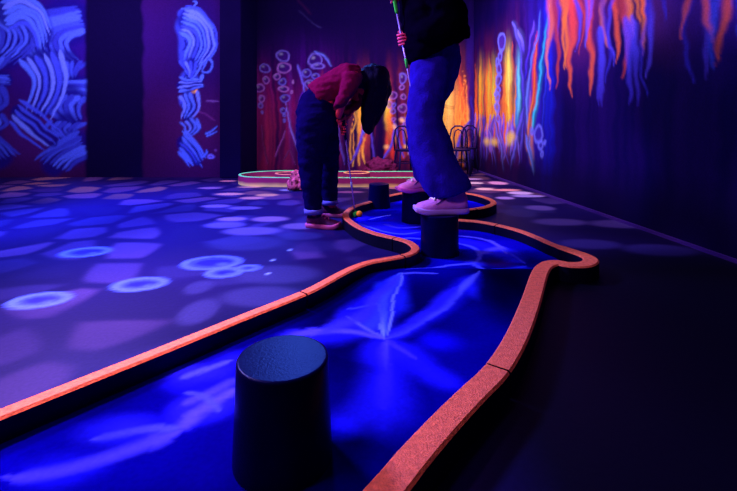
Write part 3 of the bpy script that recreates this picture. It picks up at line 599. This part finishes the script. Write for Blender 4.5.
M_curbtop = mat('orange_curb_paint', A(224, 92, 74), .6, .25, bump=.5, bscale=220, mott=.28, mscale=70)
M_black = mat('black_board', A(8, 5, 30), .55, .2, bump=.1)
def board(name, pts, wd, z0, z1, parent, mt, ms, lip=.006):
    """one curb board: rounded top of mt, sides of ms"""
    pts = [np.array(p) for p in pts]; bm = bmesh.new(); rows = []
    for i, p in enumerate(pts):
        t = pts[min(i+1, len(pts)-1)]-pts[max(i-1, 0)]; t = t/np.linalg.norm(t); n = np.array([t[1], -t[0]])
        h = (wd(p) if callable(wd) else wd)/2; prof = [(-h, z0), (-h, z1-lip*2), (-h, z1-lip), (-h+lip, z1), (h-lip, z1), (h, z1-lip), (h, z1-lip*2), (h, z0)]
        rows.append([bm.verts.new((p[0]+n[0]*u, p[1]+n[1]*u, z)) for u, z in prof])
    K = 8
    for a, b in zip(rows, rows[1:]):
        for k in range(K):
            f = bm.faces.new((a[k], a[(k+1) % K], b[(k+1) % K], b[k])); f.material_index = 0 if k in (2, 3, 4) else 1
    for r in (rows[0], rows[-1]):
        f = bm.faces.new(r); f.material_index = 1
    return bmlink(name, bm, [mt, ms], parent, smooth=True, angle=35)
N = len(ring)
joints = sorted({idx_of(GC(*p)) for p in [(305, 292), (402, 255.6), (394, 237.2), (368, 202), (475, 208.3), (497, 224.5), (497.5, 367.3)]} | {0, idx_of(end[1]), idx_of((n2[5][0], n2[5][1]))})
for a, b in zip(joints, joints[1:]+[joints[0]+N]):
    seg = [ring[i % N] for i in range(a, b+1)]
    if len(seg) < 2: continue
    def trim(s):
        d = s[1]-s[0]; s[0] = s[0]+d/np.linalg.norm(d)*min(.0035, np.linalg.norm(d)*.4); return s
    seg = trim([np.array(p) for p in seg]); seg = trim(seg[::-1])[::-1]
    board('curb_board', seg, lambda p: .045+.024*min(1, max(0, (2.6-p[1])/.5))*(1 if p[0] > .72*(p[1]-1.0)+.05 else 0), 0, HC, lane, M_curbtop, M_black)

# ================================================================== STUMP OBSTACLES
M_stump = mat('stump_black_satin', A(3, 2, 54), .30, .05, bump=.08, bscale=160, mott=.12)
def stump(px, s, hgt, r0, r1, label):
    d = F/s; X = (px-CX)/s; zb = ZB+(.0 if d > 2.2 or d < 1.5 else 0)
    bm = bmesh.new(); prof = [(r1*1.0, 0), (r1, .012), (r0+(r1-r0)*.5, hgt*.5), (r0+.001, hgt-.006), (r0+.0005, hgt-.004), (r0-.001, hgt-.0015), (r0-.004, hgt), (r0-.006, hgt), (r0*.5, hgt)]
    seg = 64; rows = [[bm.verts.new((math.cos(2*math.pi*k/seg)*r, math.sin(2*math.pi*k/seg)*r, z)) for k in range(seg)] for r, z in prof]
    for a, b in zip(rows, rows[1:]):
        for k in range(seg): bm.faces.new((a[k], a[(k+1) % seg], b[(k+1) % seg], b[k]))
    bm.faces.new(rows[0]); bm.faces.new(rows[-1])
    o = bmlink('stump_obstacle', bm, M_stump, angle=50); o.location = (X, d, zb)
    return tag(o, label, 'obstacle', 'black tapered stumps on the blue lane')
stump(283, 469, .212, .096, .104, 'large round black stump nearest the viewer, alone on the blue lane')
stump(439.5, 190, .208, .097, .100, 'black stump under the front white sneaker')
stump(416.5, 146, .208, .097, .102, 'black stump under the rear sneaker, partly hidden behind another stump')
stump(379, 127, .185, .078, .088, 'small black stump standing free beside the orange golf ball')

# ================================================================== GOLF BALL
M_ball = mat('orange_ball', A(255, 112, 10), .4, .2)
bm = bmesh.new(); bmesh.ops.create_icosphere(bm, subdivisions=4, radius=.0225)
for v in bm.verts:
    q = v.co.normalized()*9; v.co -= v.co.normalized()*max(0, noise.noise(q*1.3))*.0012
o = bmlink('golf_ball', bm, M_ball); g = G(359.3, 217, ZB); o.location = (g[0], g[1], ZB+.0225)
tag(o, 'orange golf ball in front of the green putter head, just inside the curb', 'golf ball')

# ================================================================== FAR LANE
M_green = mat('green_curb_paint', A(100, 255, 150), .5, .2, mott=.2, mscale=12)
def fside():
    m = mat('pink_orange_side_paint', A(150, 40, 70), .6, .2); nt = m.node_tree; b = nt.nodes['Principled BSDF']
    tc = nt.nodes['Texture Coordinate']; sp = nt.nodes.new('ShaderNodeSeparateXYZ'); nt.links.new(tc.outputs['Object'], sp.inputs[0])
    nz = nt.nodes.new('ShaderNodeTexNoise'); nz.inputs['Scale'].default_value = 5; nt.links.new(tc.outputs['Object'], nz.inputs['Vector'])
    ad = nt.nodes.new('ShaderNodeMath'); ad.operation = 'MULTIPLY_ADD'; ad.inputs[1].default_value = .05; nt.links.new(nz.outputs['Fac'], ad.inputs[0]); nt.links.new(sp.outputs['Z'], ad.inputs[2])
    r = nt.nodes.new('ShaderNodeValToRGB'); e = r.color_ramp.elements
    e[0].position = .03; e[0].color = (*A(255, 170, 120), 1); e[1].position = .066; e[1].color = (*A(140, 30, 90), 1)
    nt.links.new(ad.outputs[0], r.inputs['Fac']); nt.links.new(r.outputs['Color'], b.inputs['Base Color']); return m
M_fside = fside()
fl2 = thing('minigolf_lane', 'distant mini golf lane with neon green curb tops and pink sides', 'mini golf lane', (-.3, 4.9, 0))
fo = [(-1.40, 4.93), (-1.30, 4.72), (-1.05, 4.65), (-.6, 4.63), (0, 4.63), (.5, 4.64), (.82, 4.70), (.92, 4.9), (.80, 5.10), (.4, 5.14), (0, 5.13), (-.5, 5.15), (-.9, 5.22), (-1.25, 5.13)]
fring = catmull(fo, 6, closed=True)
for a, b in ((0, 28), (28, 56), (56, len(fring))):
    board('curb_board', [fring[i % len(fring)] for i in range(a, b+1)], .03, 0, .098, fl2, M_green, M_fside, .004)
bm = bmesh.new(); bm.faces.new([bm.verts.new((p[0], p[1], .012)) for p in fring])
bmlink('lane_bed', bm, mat('far_bed_paint', A(60, 10, 80), .7, .1, mott=.4, mscale=6), fl2, smooth=False)
for (cx_, cy_, r, c) in [(-.13, 4.9, .13, (255, 130, 100)), (-.86, 4.98, .16, (230, 110, 120))]:
    cc = [(cx_+r*math.cos(t), cy_+r*.8*math.sin(t)) for t in [2*math.pi*i/28 for i in range(29)]]
    board('ring_bumper', cc, .03, .012, .118 if r < .15 else .10, fl2, mat('ring_paint', A(*c), .5, .2, mott=.4, mscale=14), M_fside, .004)

# ================================================================== DECOR ROCKS
def rock(px, d, r, sz, col, label, seed, mott):
    bm = bmesh.new(); bmesh.ops.create_icosphere(bm, subdivisions=5, radius=1)
    for v in bm.verts:
        n = v.co.normalized(); f = 1+.28*noise.noise(n*1.7+Vector((seed, 0, 0)))+.16*noise.noise(n*4+Vector((seed, 3, 0)))+.10*noise.noise(n*9)
        v.co = Vector((n.x*sz[0], n.y*sz[1], max(n.z*sz[2], -.35*sz[2])))*f
    zmin = min(v.co.z for v in bm.verts)
    for v in bm.verts: v.co.z -= zmin
    o = bmlink('painted_rock', bm, mat('rock_paint', A(*col), .7, .2, bump=.8, bscale=25, mott=mott, mscale=28))
    o.location = ((px-CX)/F*d, d, .002); return tag(o, label, 'rock')
rock(300, 4.45, .1, (.115, .10, .135), (205, 70, 120), 'crimson and white speckled rock on the floor behind the bending golfer', 2, .95)
rock(381, 5.45, .1, (.20, .12, .15), (90, 16, 60), 'low maroon mound of rock behind the distant lane, below the mural', 9, .5)

# ================================================================== CHAIRS BY THE MURAL
M_chair = mat('chair_black', A(20, 8, 56), .5, .3)
def chair(loc, rz, label):
    c = thing('bistro_chair', label, 'chair', (0, 0, 0), 'low black chairs against the mural')
    bm = bmesh.new(); seat = [(.125*math.cos(t), .12*math.sin(t)) for t in [2*math.pi*i/32 for i in range(32)]]
    lo = [bm.verts.new((x, y, .30)) for x, y in seat]; hi = [bm.verts.new((x*1.02, y*1.02, .322)) for x, y in seat]
    for k in range(32): bm.faces.new((lo[k], lo[(k+1) % 32], hi[(k+1) % 32], hi[k]))
    bm.faces.new(lo[::-1]); bm.faces.new(hi); bmlink('seat', bm, M_chair, c, angle=40)
    for sx in (-1, 1):
        for sy in (-1, 1):
            bm = bmesh.new(); tube(bm, [(sx*.09, sy*.085, .305), (sx*.105, sy*.105, .15), (sx*.118, sy*.12, .002)], [.012, .011, .009]); bmlink('leg', bm, M_chair, c)
    bm = bmesh.new(); tube(bm, [(-.105, .09, .30), (-.11, .115, .45), (-.085, .13, .56), (-.04, .138, .60), (.04, .138, .60), (.085, .13, .56), (.11, .115, .45), (.105, .09, .30)], .011)
    bmlink('back_hoop', bm, M_chair, c)
    bm = bmesh.new(); tube(bm, [(-.05, .10, .31), (-.055, .125, .45), (-.035, .135, .54), (0, .137, .56), (.035, .135, .54), (.055, .125, .45), (.05, .10, .31)], .008)
    bmlink('inner_hoop', bm, M_chair, c)
    bm = bmesh.new(); tube(bm, [(.095*math.cos(t), .095*math.sin(t), .16) for t in [2*math.pi*i/24 for i in range(25)]], .006, 6, False); bmlink('leg_ring', bm, M_chair, c)
    c.location = loc; c.rotation_euler = (0, 0, rz); return c
chair((.45, 5.50, 0), .25, 'low black chair against the orange mural, left of the standing player\'s leg')
chair((1.12, 5.55, 0), -.1, 'low black chair just right of the standing player\'s leg, against the mural')
chair((1.26, 5.82, 0), -.6, 'black hoop-backed chair deepest in the corner of the two murals')

# ================================================================== SHOES
def shoe(parent, heel, toe, L, wd, hgt, mu, msole, stripe=None, tilt=0, lace=None):
    """sneaker lofted from heel to toe, local +x towards the toe"""
    g = Vector(heel); dr = (Vector(toe)-g); rz = math.atan2(dr.y, dr.x); M = Matrix.Translation(g) @ Matrix.Rotation(rz, 4, 'Z')
    def prof(t):    # half width and height of upper at t 0..1
        ws = np.interp(t, [0, .06, .2, .45, .7, .88, .96, 1], [.45, .76, .84, .80, 1.0, .93, .78, .55])*wd/2
        hs = np.interp(t, [0, .05, .18, .33, .45, .6, .8, .93, 1], [.72, .95, 1.0, 1.0, .84, .66, .52, .46, .32])*hgt
        return ws, hs
    ts = [0, .015, .05, .1, .18, .26, .34, .42, .5, .6, .7, .8, .88, .94, .98, 1]
    bm = bmesh.new(); rows = []; zs = .028
    for t in ts:
        ws, hs = prof(t); r = []
        for k in range(17):
            a = math.pi*k/16; r.append(bm.verts.new(M @ Vector((t*L, math.cos(a)*ws*(1-.12*math.sin(a)), zs-.006+(hs-zs+.006)*math.sin(a)**.8))))
        rows.append(r)
    for a, b in zip(rows, rows[1:]):
        for k in range(16): bm.faces.new((a[k], a[k+1], b[k+1], b[k]))
    bm.faces.new(rows[0]); bm.faces.new(rows[-1])
    for a, b in zip(rows, rows[1:]): bm.faces.new((a[0], b[0], b[16], a[16]))
    bmlink('upper', bm, mu, parent)
    bm = bmesh.new(); rows = []
    for z, gpad in ((0, .002), (.006, .006), (.024, .006), (zs, .003)):
        r = []
        for t in ts: r.append((t*L+(gpad if t > .5 else -gpad), prof(t)[0]+gpad))
        loop = [(x, w_) for x, w_ in r]+[(x, -w_) for x, w_ in r[::-1]]
        rows.append([bm.verts.new(M @ Vector((x, y, z+.012*max(0, (x/L-.85)/.15)))) for x, y in loop])
    n = len(rows[0])
    for a, b in zip(rows, rows[1:]):
        for k in range(n): bm.faces.new((a[k], a[(k+1) % n], b[(k+1) % n], b[k]))
    bm.faces.new(rows[0]); bm.faces.new(rows[-1]); bmlink('sole', bm, msole, parent, angle=50)
    bm = bmesh.new()
    for i in range(6):
        t = .40+i*.055; ws, hs = prof(t); pts = []
        for k in range(5, 12):
            a = math.pi*k/16; pts.append(M @ Vector((t*L+.008*(1 if i % 2 else -1)*(k-8)/3, math.cos(a)*ws*(1-.12*math.sin(a)), zs-.006+(hs-zs+.006)*math.sin(a)**.8+.003)))
        tube(bm, pts, .0038, 6)
    bmlink('laces', bm, lace or msole, parent)
    if stripe:
        for sd in (0, 1):
            bm = bmesh.new(); prev = None
            for i in range(13):
                u = i/12; t = .22+.42*u; a = (.22+.30*(1-u)**1.6)*math.pi/1.6; th = .10*(1-abs(2*u-1)**2)*.9+.04
                if sd: a0, a1 = math.pi-a, math.pi-(a+th*1.4)
                else: a0, a1 = a, a+th*1.4
                ws, hs = prof(t)
                q = [bm.verts.new(M @ Vector((t*L, math.cos(x)*(ws*(1-.12*math.sin(x))+.004), zs-.006+(hs-zs+.006)*math.sin(x)**.8+.003))) for x in (a0, a1)]
                q = [q[0], q[1]]
                if prev: bm.faces.new((prev[0], prev[1], q[1], q[0]))
                prev = q
            bmlink('side_stripe', bm, stripe, parent)

# ---------- heads, hands
def head(parent, c, fwd, up, ms, mh, sc=1.0):
    """head with brow, nose, mouth, ears; returns frame"""
    f = Vector(fwd).normalized(); u = Vector(up); u = (u-f*u.dot(f)).normalized(); s = u.cross(f); c = Vector(c)
    def W(x, y, z): return c+(f*x+s*y+u*z)*sc
    bm = bmesh.new(); bmesh.ops.create_icosphere(bm, subdivisions=5, radius=1)
    for v in bm.verts:
        n = v.co.normalized(); x, y, z = n.x*.095, n.y*.076, n.z*.118
        if z < 0: k = 1+z/.118*.30; y *= k; x *= (1+z/.118*.12)
        if n.x > .35:
            x -= .006*(n.x-.35); e = math.exp(-((abs(n.y)-.40)**2/.02+(n.z-.06)**2/.012)); x -= .011*e
            x += .024*math.exp(-(n.y**2/.012+(n.z+.12)**2/.035)); x += .008*math.exp(-(n.y**2/.05+(n.z+.42)**2/.006)); x -= .004*math.exp(-(n.y**2/.06+(n.z+.47)**2/.001))
            x += .008*math.exp(-(n.y**2/.06+(n.z+.82)**2/.03))
        v.co = W(x, y, z)
    for sd in (-1, 1):
        bmesh.ops.create_icosphere(bm, subdivisions=2, radius=.011*sc, matrix=Matrix.Translation(W(.074, sd*.030, .007)))
        pts = [W(-.005+.02*math.cos(t), sd*(.078+.006*math.sin(t)), .0+.03*math.sin(t)) for t in [2*math.pi*i/12 for i in range(13)]]
        tube(bm, pts, .006*sc, 6, False)
    bmlink('head', bm, ms, parent); return W
def hand(parent, wrist, palm_dir, grip_axis, side, ms, hold, fr_=.013, sc=1.0, curl_dir=None):
    """palm + four curled fingers of different length + thumb, closing round a shaft through 'hold'"""
    w0 = Vector(wrist); ax = Vector(grip_axis).normalized(); h = Vector(hold)
    out = (h-w0); out = (out-ax*out.dot(ax)).normalized(); sd = ax.cross(out)*side
    pc = h-out*(.020+fr_)
    nodes = [(w0, .024*sc), ((w0+pc)/2, (.026*sc, .019*sc)), (pc, (.024*sc, .018*sc))]; edges = [(0, 1), (1, 2)]
    for i, off in enumerate((.030, .011, -.009, -.028)):
        b = len(nodes); ln = (1.0, 1.08, 1.02, .84)[i]; base = pc+ax*off*sc+sd*.012*sc
        nodes += [(pc+ax*off*.6*sc, .011*sc), (base+out*.004, .0095*sc)]
        edges += [(2, b), (b, b+1)]
        last = b+1
        for k, (a_, rr) in enumerate(((.2, 1.0), (1.2, .95), (2.2, .9), (3.1, .82))):
            a2 = a_*ln; r_ = fr_+.010
            p = h+ax*off*sc+(-out*math.cos(a2)+sd*math.sin(a2))*r_
            if k == 0: p = h+ax*off*sc+(-out*.6+sd*.8)*r_
            nodes.append((p, .0085*sc*rr)); edges.append((last, len(nodes)-1)); last = len(nodes)-1
    b = len(nodes); nodes += [(w0*.45+pc*.55-sd*.012*sc+ax*.016*sc, .0125*sc), (h-out*.016-sd*(fr_+.010)+ax*.036*sc, .0105*sc), (h+out*.006-sd*(fr_+.006)+ax*.046*sc, .009*sc), (h+out*.02-sd*.004+ax*.05*sc, .0078*sc)]
    edges += [(1, b), (b, b+1), (b+1, b+2), (b+2, b+3)]
    return skin('hand', nodes, edges, ms, parent, root=0, levels=1)

def putter(name, top, bot, label, mshaft, mgrip, mband, head_dir, bands, mhead, cat='golf club'):
    t = thing(name, label, cat, bot); top = Vector(top); bot = Vector(bot); d = top-bot; L = d.length
    at_ = lambda k: bot+d*k
    bm = bmesh.new(); tube(bm, [at_(.02), at_(.35), at_(.99)], [.0042, .005, .0058], 12); bmlink('shaft', bm, mshaft, t)
    g0 = bands['grip']; bm = bmesh.new(); tube(bm, [at_(g0), at_(g0+.01), at_((g0+1)/2), at_(.99), at_(1.0)], [.008, .0105, .0118, .0135, .010], 14); bmlink('grip', bm, mgrip, t)
    for a, b in bands.get('bands', []):
        bm = bmesh.new(); tube(bm, [at_(a), at_((a+b)/2), at_(b)], [.0075, .0082, .0075], 12); bmlink('coloured_band', bm, mband, t)
    hd = Vector(head_dir).normalized(); bm = bmesh.new()
    M = Matrix.Translation(bot+Vector((0, 0, .013))+hd*.02) @ Matrix.Rotation(math.atan2(hd.y, hd.x), 4, 'Z')
    r = bmesh.ops.create_cube(bm, size=1, matrix=M @ Matrix.Diagonal((.105, .034, .026, 1)))
    for v in r['verts']:
        l = M.inverted() @ v.co
        if l.y < 0: l.x *= .8
        v.co = M @ l
    bmesh.ops.bevel(bm, geom=bm.edges[:], offset=.006, segments=3, affect='EDGES'); tube(bm, [bot+Vector((0, 0, .02)), at_(.04)], [.008, .006], 10)
    bmlink('club_head', bm, mhead, t, angle=50); return t

M_skin = mat('skin', A(235, 60, 130), .5, .3, mott=.1, mscale=12)
M_skin1 = mat('skin_bending_golfer', A(235, 50, 84), .5, .3, mott=.1, mscale=12)
M_hair = mat('dark_hair', A(8, 2, 28), .6, .1, bump=.6, bscale=120)
M_shirt = mat('red_shirt', A(100, 6, 62), .8, .0, bump=.3, bscale=40, mott=.22, mscale=16)
M_pants1 = mat('navy_trousers', A(11, 3, 64), .8, .0, bump=.4, bscale=50, mott=.2, mscale=12)
M_cuff = mat('turned_cuff', A(96, 76, 190), .8, .1)
M_shoe1 = mat('dark_trainer', A(70, 16, 66), .6, .3, mott=.5, mscale=30)
M_sole1 = mat('pink_sole', A(190, 72, 150), .6, .2)
M_jeans = mat('blue_jeans', A(30, 11, 150), .85, .0, bump=.5, bscale=120, mott=.22, mscale=22)
M_coat = mat('black_coat', A(4, 1, 20), .8, .0, bump=.3, bscale=30)
M_lace = mat('pale_laces', A(250, 210, 255), .6, .1)
M_white = mat('white_sneaker', A(190, 104, 220), .6, .2, bump=.2, bscale=160, mott=.12, mscale=30)
M_soleW = mat('white_sole', A(170, 120, 240), .6, .2)
M_stripe = mat('plum_stripe', A(60, 16, 110), .6, .2)
M_steel = mat('club_steel', A(150, 110, 220), .3, .6, metal=.3)
M_neon = mat('neon_green', A(60, 250, 70), .5, .3)
M_blackgrip = mat('black_grip', A(16, 6, 44), .6, .2)

# ================================================================== STANDING PLAYER (far right), on two stumps
p2 = thing('person', 'standing person in black coat, baggy blue jeans and white sneakers, balanced on two stumps', 'person', (.40, 2.7, .222))
TOPZ = ZB+.2085
fA = (.374, 2.368); fB = (.333, 3.08)
R_ank = Vector((.425, 2.40, TOPZ+.085)); R_knee = Vector((.322, 2.50, .655)); R_hip = Vector((.385, 2.63, 1.04))
L_ank = Vector((.375, 3.05, TOPZ+.085)); L_knee = Vector((.36, 2.95, .65)); L_hip = Vector((.415, 2.80, 1.04)); PEL = Vector((.40, 2.715, 1.09))
chest = Vector((.375, 2.71, 1.40)); neck = Vector((.345, 2.71, 1.60)); hd2 = Vector((.30, 2.71, 1.75))
RS = Vector((.37, 2.53, 1.53)); RE = Vector((.42, 2.44, 1.26)); LS = Vector((.37, 2.89, 1.53)); LE = Vector((.36, 2.92, 1.28))
clubbot = Vector((.360, 2.84, TOPZ-.2+.02)); 
CT = P(391.5, -16, 2.62); CB = Vector(P(438, 196, 2.80)); CB.z = ZB+.003
ctop = CT+(CT-CB)*.03
ax = (ctop-CB).normalized()
def on_club(z): return CB+(ctop-CB)*((z-CB.z)/(ctop.z-CB.z))
rh = on_club(1.185); lh = on_club(1.43)
body = skin('body', [(PEL, .12), (chest, (.13, .10)), (neck, .055), (hd2-Vector((0, 0, .05)), .055), (R_hip, .08), (R_knee, .058), (R_ank, .040), (L_hip, .08), (L_knee, .058), (L_ank, .040), (RS, .055), (RE, .042), (rh+Vector((.055, -.04, .0)), .026), (LS, .055), (LE, .042), (lh+Vector((.055, .045, 0)), .026),
                     (R_ank+Vector((-.03, 0, -.05)), .035), (L_ank+Vector((-.03, 0, -.05)), .035)],
            [(0, 1), (1, 2), (2, 3), (0, 4), (4, 5), (5, 6), (0, 7), (7, 8), (8, 9), (1, 10), (10, 11), (11, 12), (1, 13), (13, 14), (14, 15), (6, 16), (9, 17)], M_skin, p2)
head(p2, hd2, (-.9, 0, -.35), (0, 0, 1), M_skin, M_hair)
bm = bmesh.new(); bmesh.ops.create_icosphere(bm, subdivisions=4, radius=1)
for v in bm.verts:
    n = v.co.normalized(); v.co = hd2+Vector((.022+n.x*.100, n.y*.090, .028+n.z*.112))*(1)+n*.006*noise.noise(n*6)
bmlink('hair', bm, M_hair, p2)
hand(p2, rh+Vector((.055, -.035, .0)), None, ax, 1, M_skin, rh)
hand(p2, lh+Vector((.055, .035, 0)), None, ax, -1, M_skin, lh)
# jeans: seat and two wide legs, one surface
V_ = Vector
cloth('jeans', [([PEL+V_((-.005, 0, .06)), R_hip+V_((-.012, .02, -.03)), V_((.338, 2.555, .86)), V_((.318, 2.50, .70)), V_((.345, 2.465, .55)), V_((.388, 2.42, .41)), V_((.432, 2.40, .35)), V_((.446, 2.395, .315))],
                 [(.14, .13), (.126, .12), (.106, .108), (.108, .104), (.115, .104), (.117, .104), (.114, .10), (.110, .098)]),
                ([PEL+V_((.0, 0, .06)), L_hip+V_((0, -.02, -.03)), V_((.375, 2.88, .85)), L_knee, V_((.37, 3.0, .48)), L_ank+V_((.015, 0, .05)), L_ank+V_((.02, 0, -.01))],
                 [(.15, .13), (.145, .125), (.12, .112), (.105, .1), (.098, .095), (.088, .088), (.082, .082)])], [], M_jeans, p2, folds=.011, fscale=9, stretch=1.0)
# coat: bulky torso with hem, and two sleeves
cloth('coat', [([V_((.425, 2.70, 1.115)), V_((.405, 2.70, 1.16)), V_((.40, 2.70, 1.25)), chest+V_((0, 0, .02)), V_((.375, 2.71, 1.54)), V_((.355, 2.71, 1.63))], [(.185, .20), (.205, .215), (.20, .215), (.185, .21), (.14, .19), (.075, .075)]),
               ([RS, V_((.40, 2.44, 1.40)), RE, V_((.33, 2.47, 1.21)), rh+V_((.075, -.045, .004))], [.088, .085, .078, .068, .046]),
               ([LS, V_((.38, 2.96, 1.42)), LE, V_((.28, 2.84, 1.32)), lh+V_((.075, .05, 0))], [.088, .085, .078, .066, .046])], [], M_coat, p2, folds=.016, fscale=8)
shoe(p2, (.520, 2.385, TOPZ+.001), (.245, 2.36, TOPZ), .275, .105, .125, M_white, M_soleW, M_stripe, lace=M_lace)
shoe(p2, (.440, 3.10, TOPZ+.001), (.22, 3.00, TOPZ), .265, .102, .125, mat('rear_sneaker_pink', A(240, 110, 215), .6, .2, mott=.12, mscale=30), mat('rear_sole_pink', A(215, 80, 200), .6, .2), M_stripe, lace=M_lace)
putter('golf_putter', ctop, CB, 'upright putter with neon green grip held by the standing person in the black coat', M_steel, M_neon, M_neon, (-1, .1, 0), {'grip': .861, 'bands': [(.655, .692)]}, M_blackgrip)

# ================================================================== BENDING GOLFER
p1 = thing('person', 'person in red shirt and navy trousers bending over the curb to putt the orange ball', 'person', (-.33, 3.12, 0))
hipN = Vector((-.365, 3.06, .73)); kneeN = Vector((-.385, 3.0, .41)); ankN = Vector((-.362, 2.97, .105))
hipF = Vector((-.335, 3.24, .73)); kneeF = Vector((-.290, 3.27, .40)); ankF = Vector((-.283, 3.28, .105))
pel = Vector((-.355, 3.15, .785)); waist = Vector((-.27, 3.15, .90)); ch1 = Vector((-.145, 3.15, 1.00)); nk1 = Vector((-.03, 3.15, 1.03)); h1 = Vector((.02, 3.15, .965))
sN = Vector((-.10, 3.01, 1.01)); sF = Vector((-.08, 3.29, 1.01)); eN = Vector((-.175, 2.99, .84)); eF = Vector((-.10, 3.30, .82))
hd_bot = G(355.3, 215.5, ZB); cb1 = Vector((hd_bot[0], hd_bot[1], ZB+.003)); ct1 = P(342.2, 112, 3.10)
ax1 = (ct1-cb1).normalized()
def oc(z): return cb1+(ct1-cb1)*((z-cb1.z)/(ct1.z-cb1.z))
g1 = oc(.685); g2 = oc(.635)
skin('body', [(pel, .10), (waist, (.10, .09)), (ch1, (.11, .09)), (nk1, .05), (h1, .05), (hipN, .075), (kneeN, .052), (ankN, .036), (hipF, .075), (kneeF, .052), (ankF, .036), (sN, .048), (eN, .036), (g1+Vector((-.035, -.045, .03)), .022), (sF, .048), (eF, .036), (g2+Vector((-.03, .045, .03)), .022), (ankN+Vector((.03, 0, -.05)), .03), (ankF+Vector((.03, 0, -.05)), .03)],
     [(0, 1), (1, 2), (2, 3), (3, 4), (0, 5), (5, 6), (6, 7), (0, 8), (8, 9), (9, 10), (2, 11), (11, 12), (12, 13), (2, 14), (14, 15), (15, 16), (7, 17), (10, 18)], M_skin1, p1)
head(p1, h1, (.45, 0, -.9), (.85, 0, .4), M_skin1, M_hair, .95)
hand(p1, g1+Vector((-.035, -.04, .025)), None, ax1, 1, M_skin1, g1, .011, .9)
hand(p1, g2+Vector((-.03, .04, .03)), None, ax1, -1, M_skin1, g2, .010, .9)
V_ = Vector
cloth('trousers', [([waist+V_((-.03, 0, -.03)), pel, hipN+V_((0, 0, -.05)), (hipN+kneeN)/2+V_((-.005, 0, 0)), kneeN, (kneeN+ankN)/2, ankN+V_((0, 0, .005))], [(.115, .12), (.145, .13), (.128, .11), (.108, .10), (.084, .082), (.070, .07), (.056, .056)]),
                   ([pel, hipF+V_((0, 0, -.05)), (hipF+kneeF)/2, kneeF, (kneeF+ankF)/2, ankF+V_((0, 0, .005))], [(.145, .13), (.125, .11), (.100, .095), (.078, .078), (.066, .066), (.055, .055)])],
      [], M_pants1, p1, vox=.011, folds=.010, fscale=12)
for a_ in (ankN, ankF):
    bm = bmesh.new(); rows = []
    for z, r in ((-.016, .050), (-.014, .062), (.014, .064), (.018, .056)):
        rows.append([bm.verts.new(a_+Vector((math.cos(t)*r, math.sin(t)*r, z))) for t in [2*math.pi*i/28 for i in range(28)]])
    for a, b in zip(rows, rows[1:]+rows[:1]):
        for k in range(28): bm.faces.new((a[k], a[(k+1) % 28], b[(k+1) % 28], b[k]))
    bmlink('trouser_cuff', bm, M_cuff, p1)
cloth('shirt', [([waist+V_((-.075, 0, -.045)), waist+V_((-.01, 0, .01)), (waist+ch1)/2, ch1+V_((.01, 0, 0)), nk1+V_((-.02, 0, .0))], [(.115, .125), (.118, .13), (.112, .135), (.108, .145), (.07, .085)]),
                ([sN, (sN+eN)/2+V_((.01, -.02, 0)), eN, g1+V_((-.04, -.048, .085))], [.068, .056, .044, .034]),
                ([sF, (sF+eF)/2+V_((.01, .02, 0)), eF, g2+V_((-.035, .048, .10))], [.068, .056, .044, .034])], [], M_shirt, p1, vox=.010, folds=.012, fscale=14)
# long dark hair falling forward over the face
cloth('hair', [([h1+V_((.03, 0, .055)), h1+V_((.045, 0, -.02)), h1+V_((.025, 0, -.11)), h1+V_((.0, -.01, -.20)), h1+V_((-.02, -.02, -.29)), h1+V_((-.03, -.02, -.36))], [(.07, .08), (.098, .10), (.090, .095), (.075, .08), (.052, .06), (.018, .03)])],
      [(h1+V_((.02, 0, .02)), (.118, .105, .112)), (h1+V_((-.055, 0, .02)), (.07, .085, .075))], M_hair, p1, vox=.010, folds=.014, fscale=24, stretch=.35)
shoe(p1, (-.405, 2.985, .001), (-.20, 2.93, 0), .222, .090, .105, M_shoe1, M_sole1)
shoe(p1, (-.370, 3.295, .001), (-.12, 3.27, 0), .215, .090, .105, M_shoe1, M_sole1)
putter('golf_putter', ct1, cb1, 'thin putter with green head resting by the orange ball, held by the bending person', M_steel, M_blackgrip, mat('white_band', A(150, 150, 230), .5, .2), (-.25, -1, 0), {'grip': .74, 'bands': [(.28, .33)]}, M_neon)
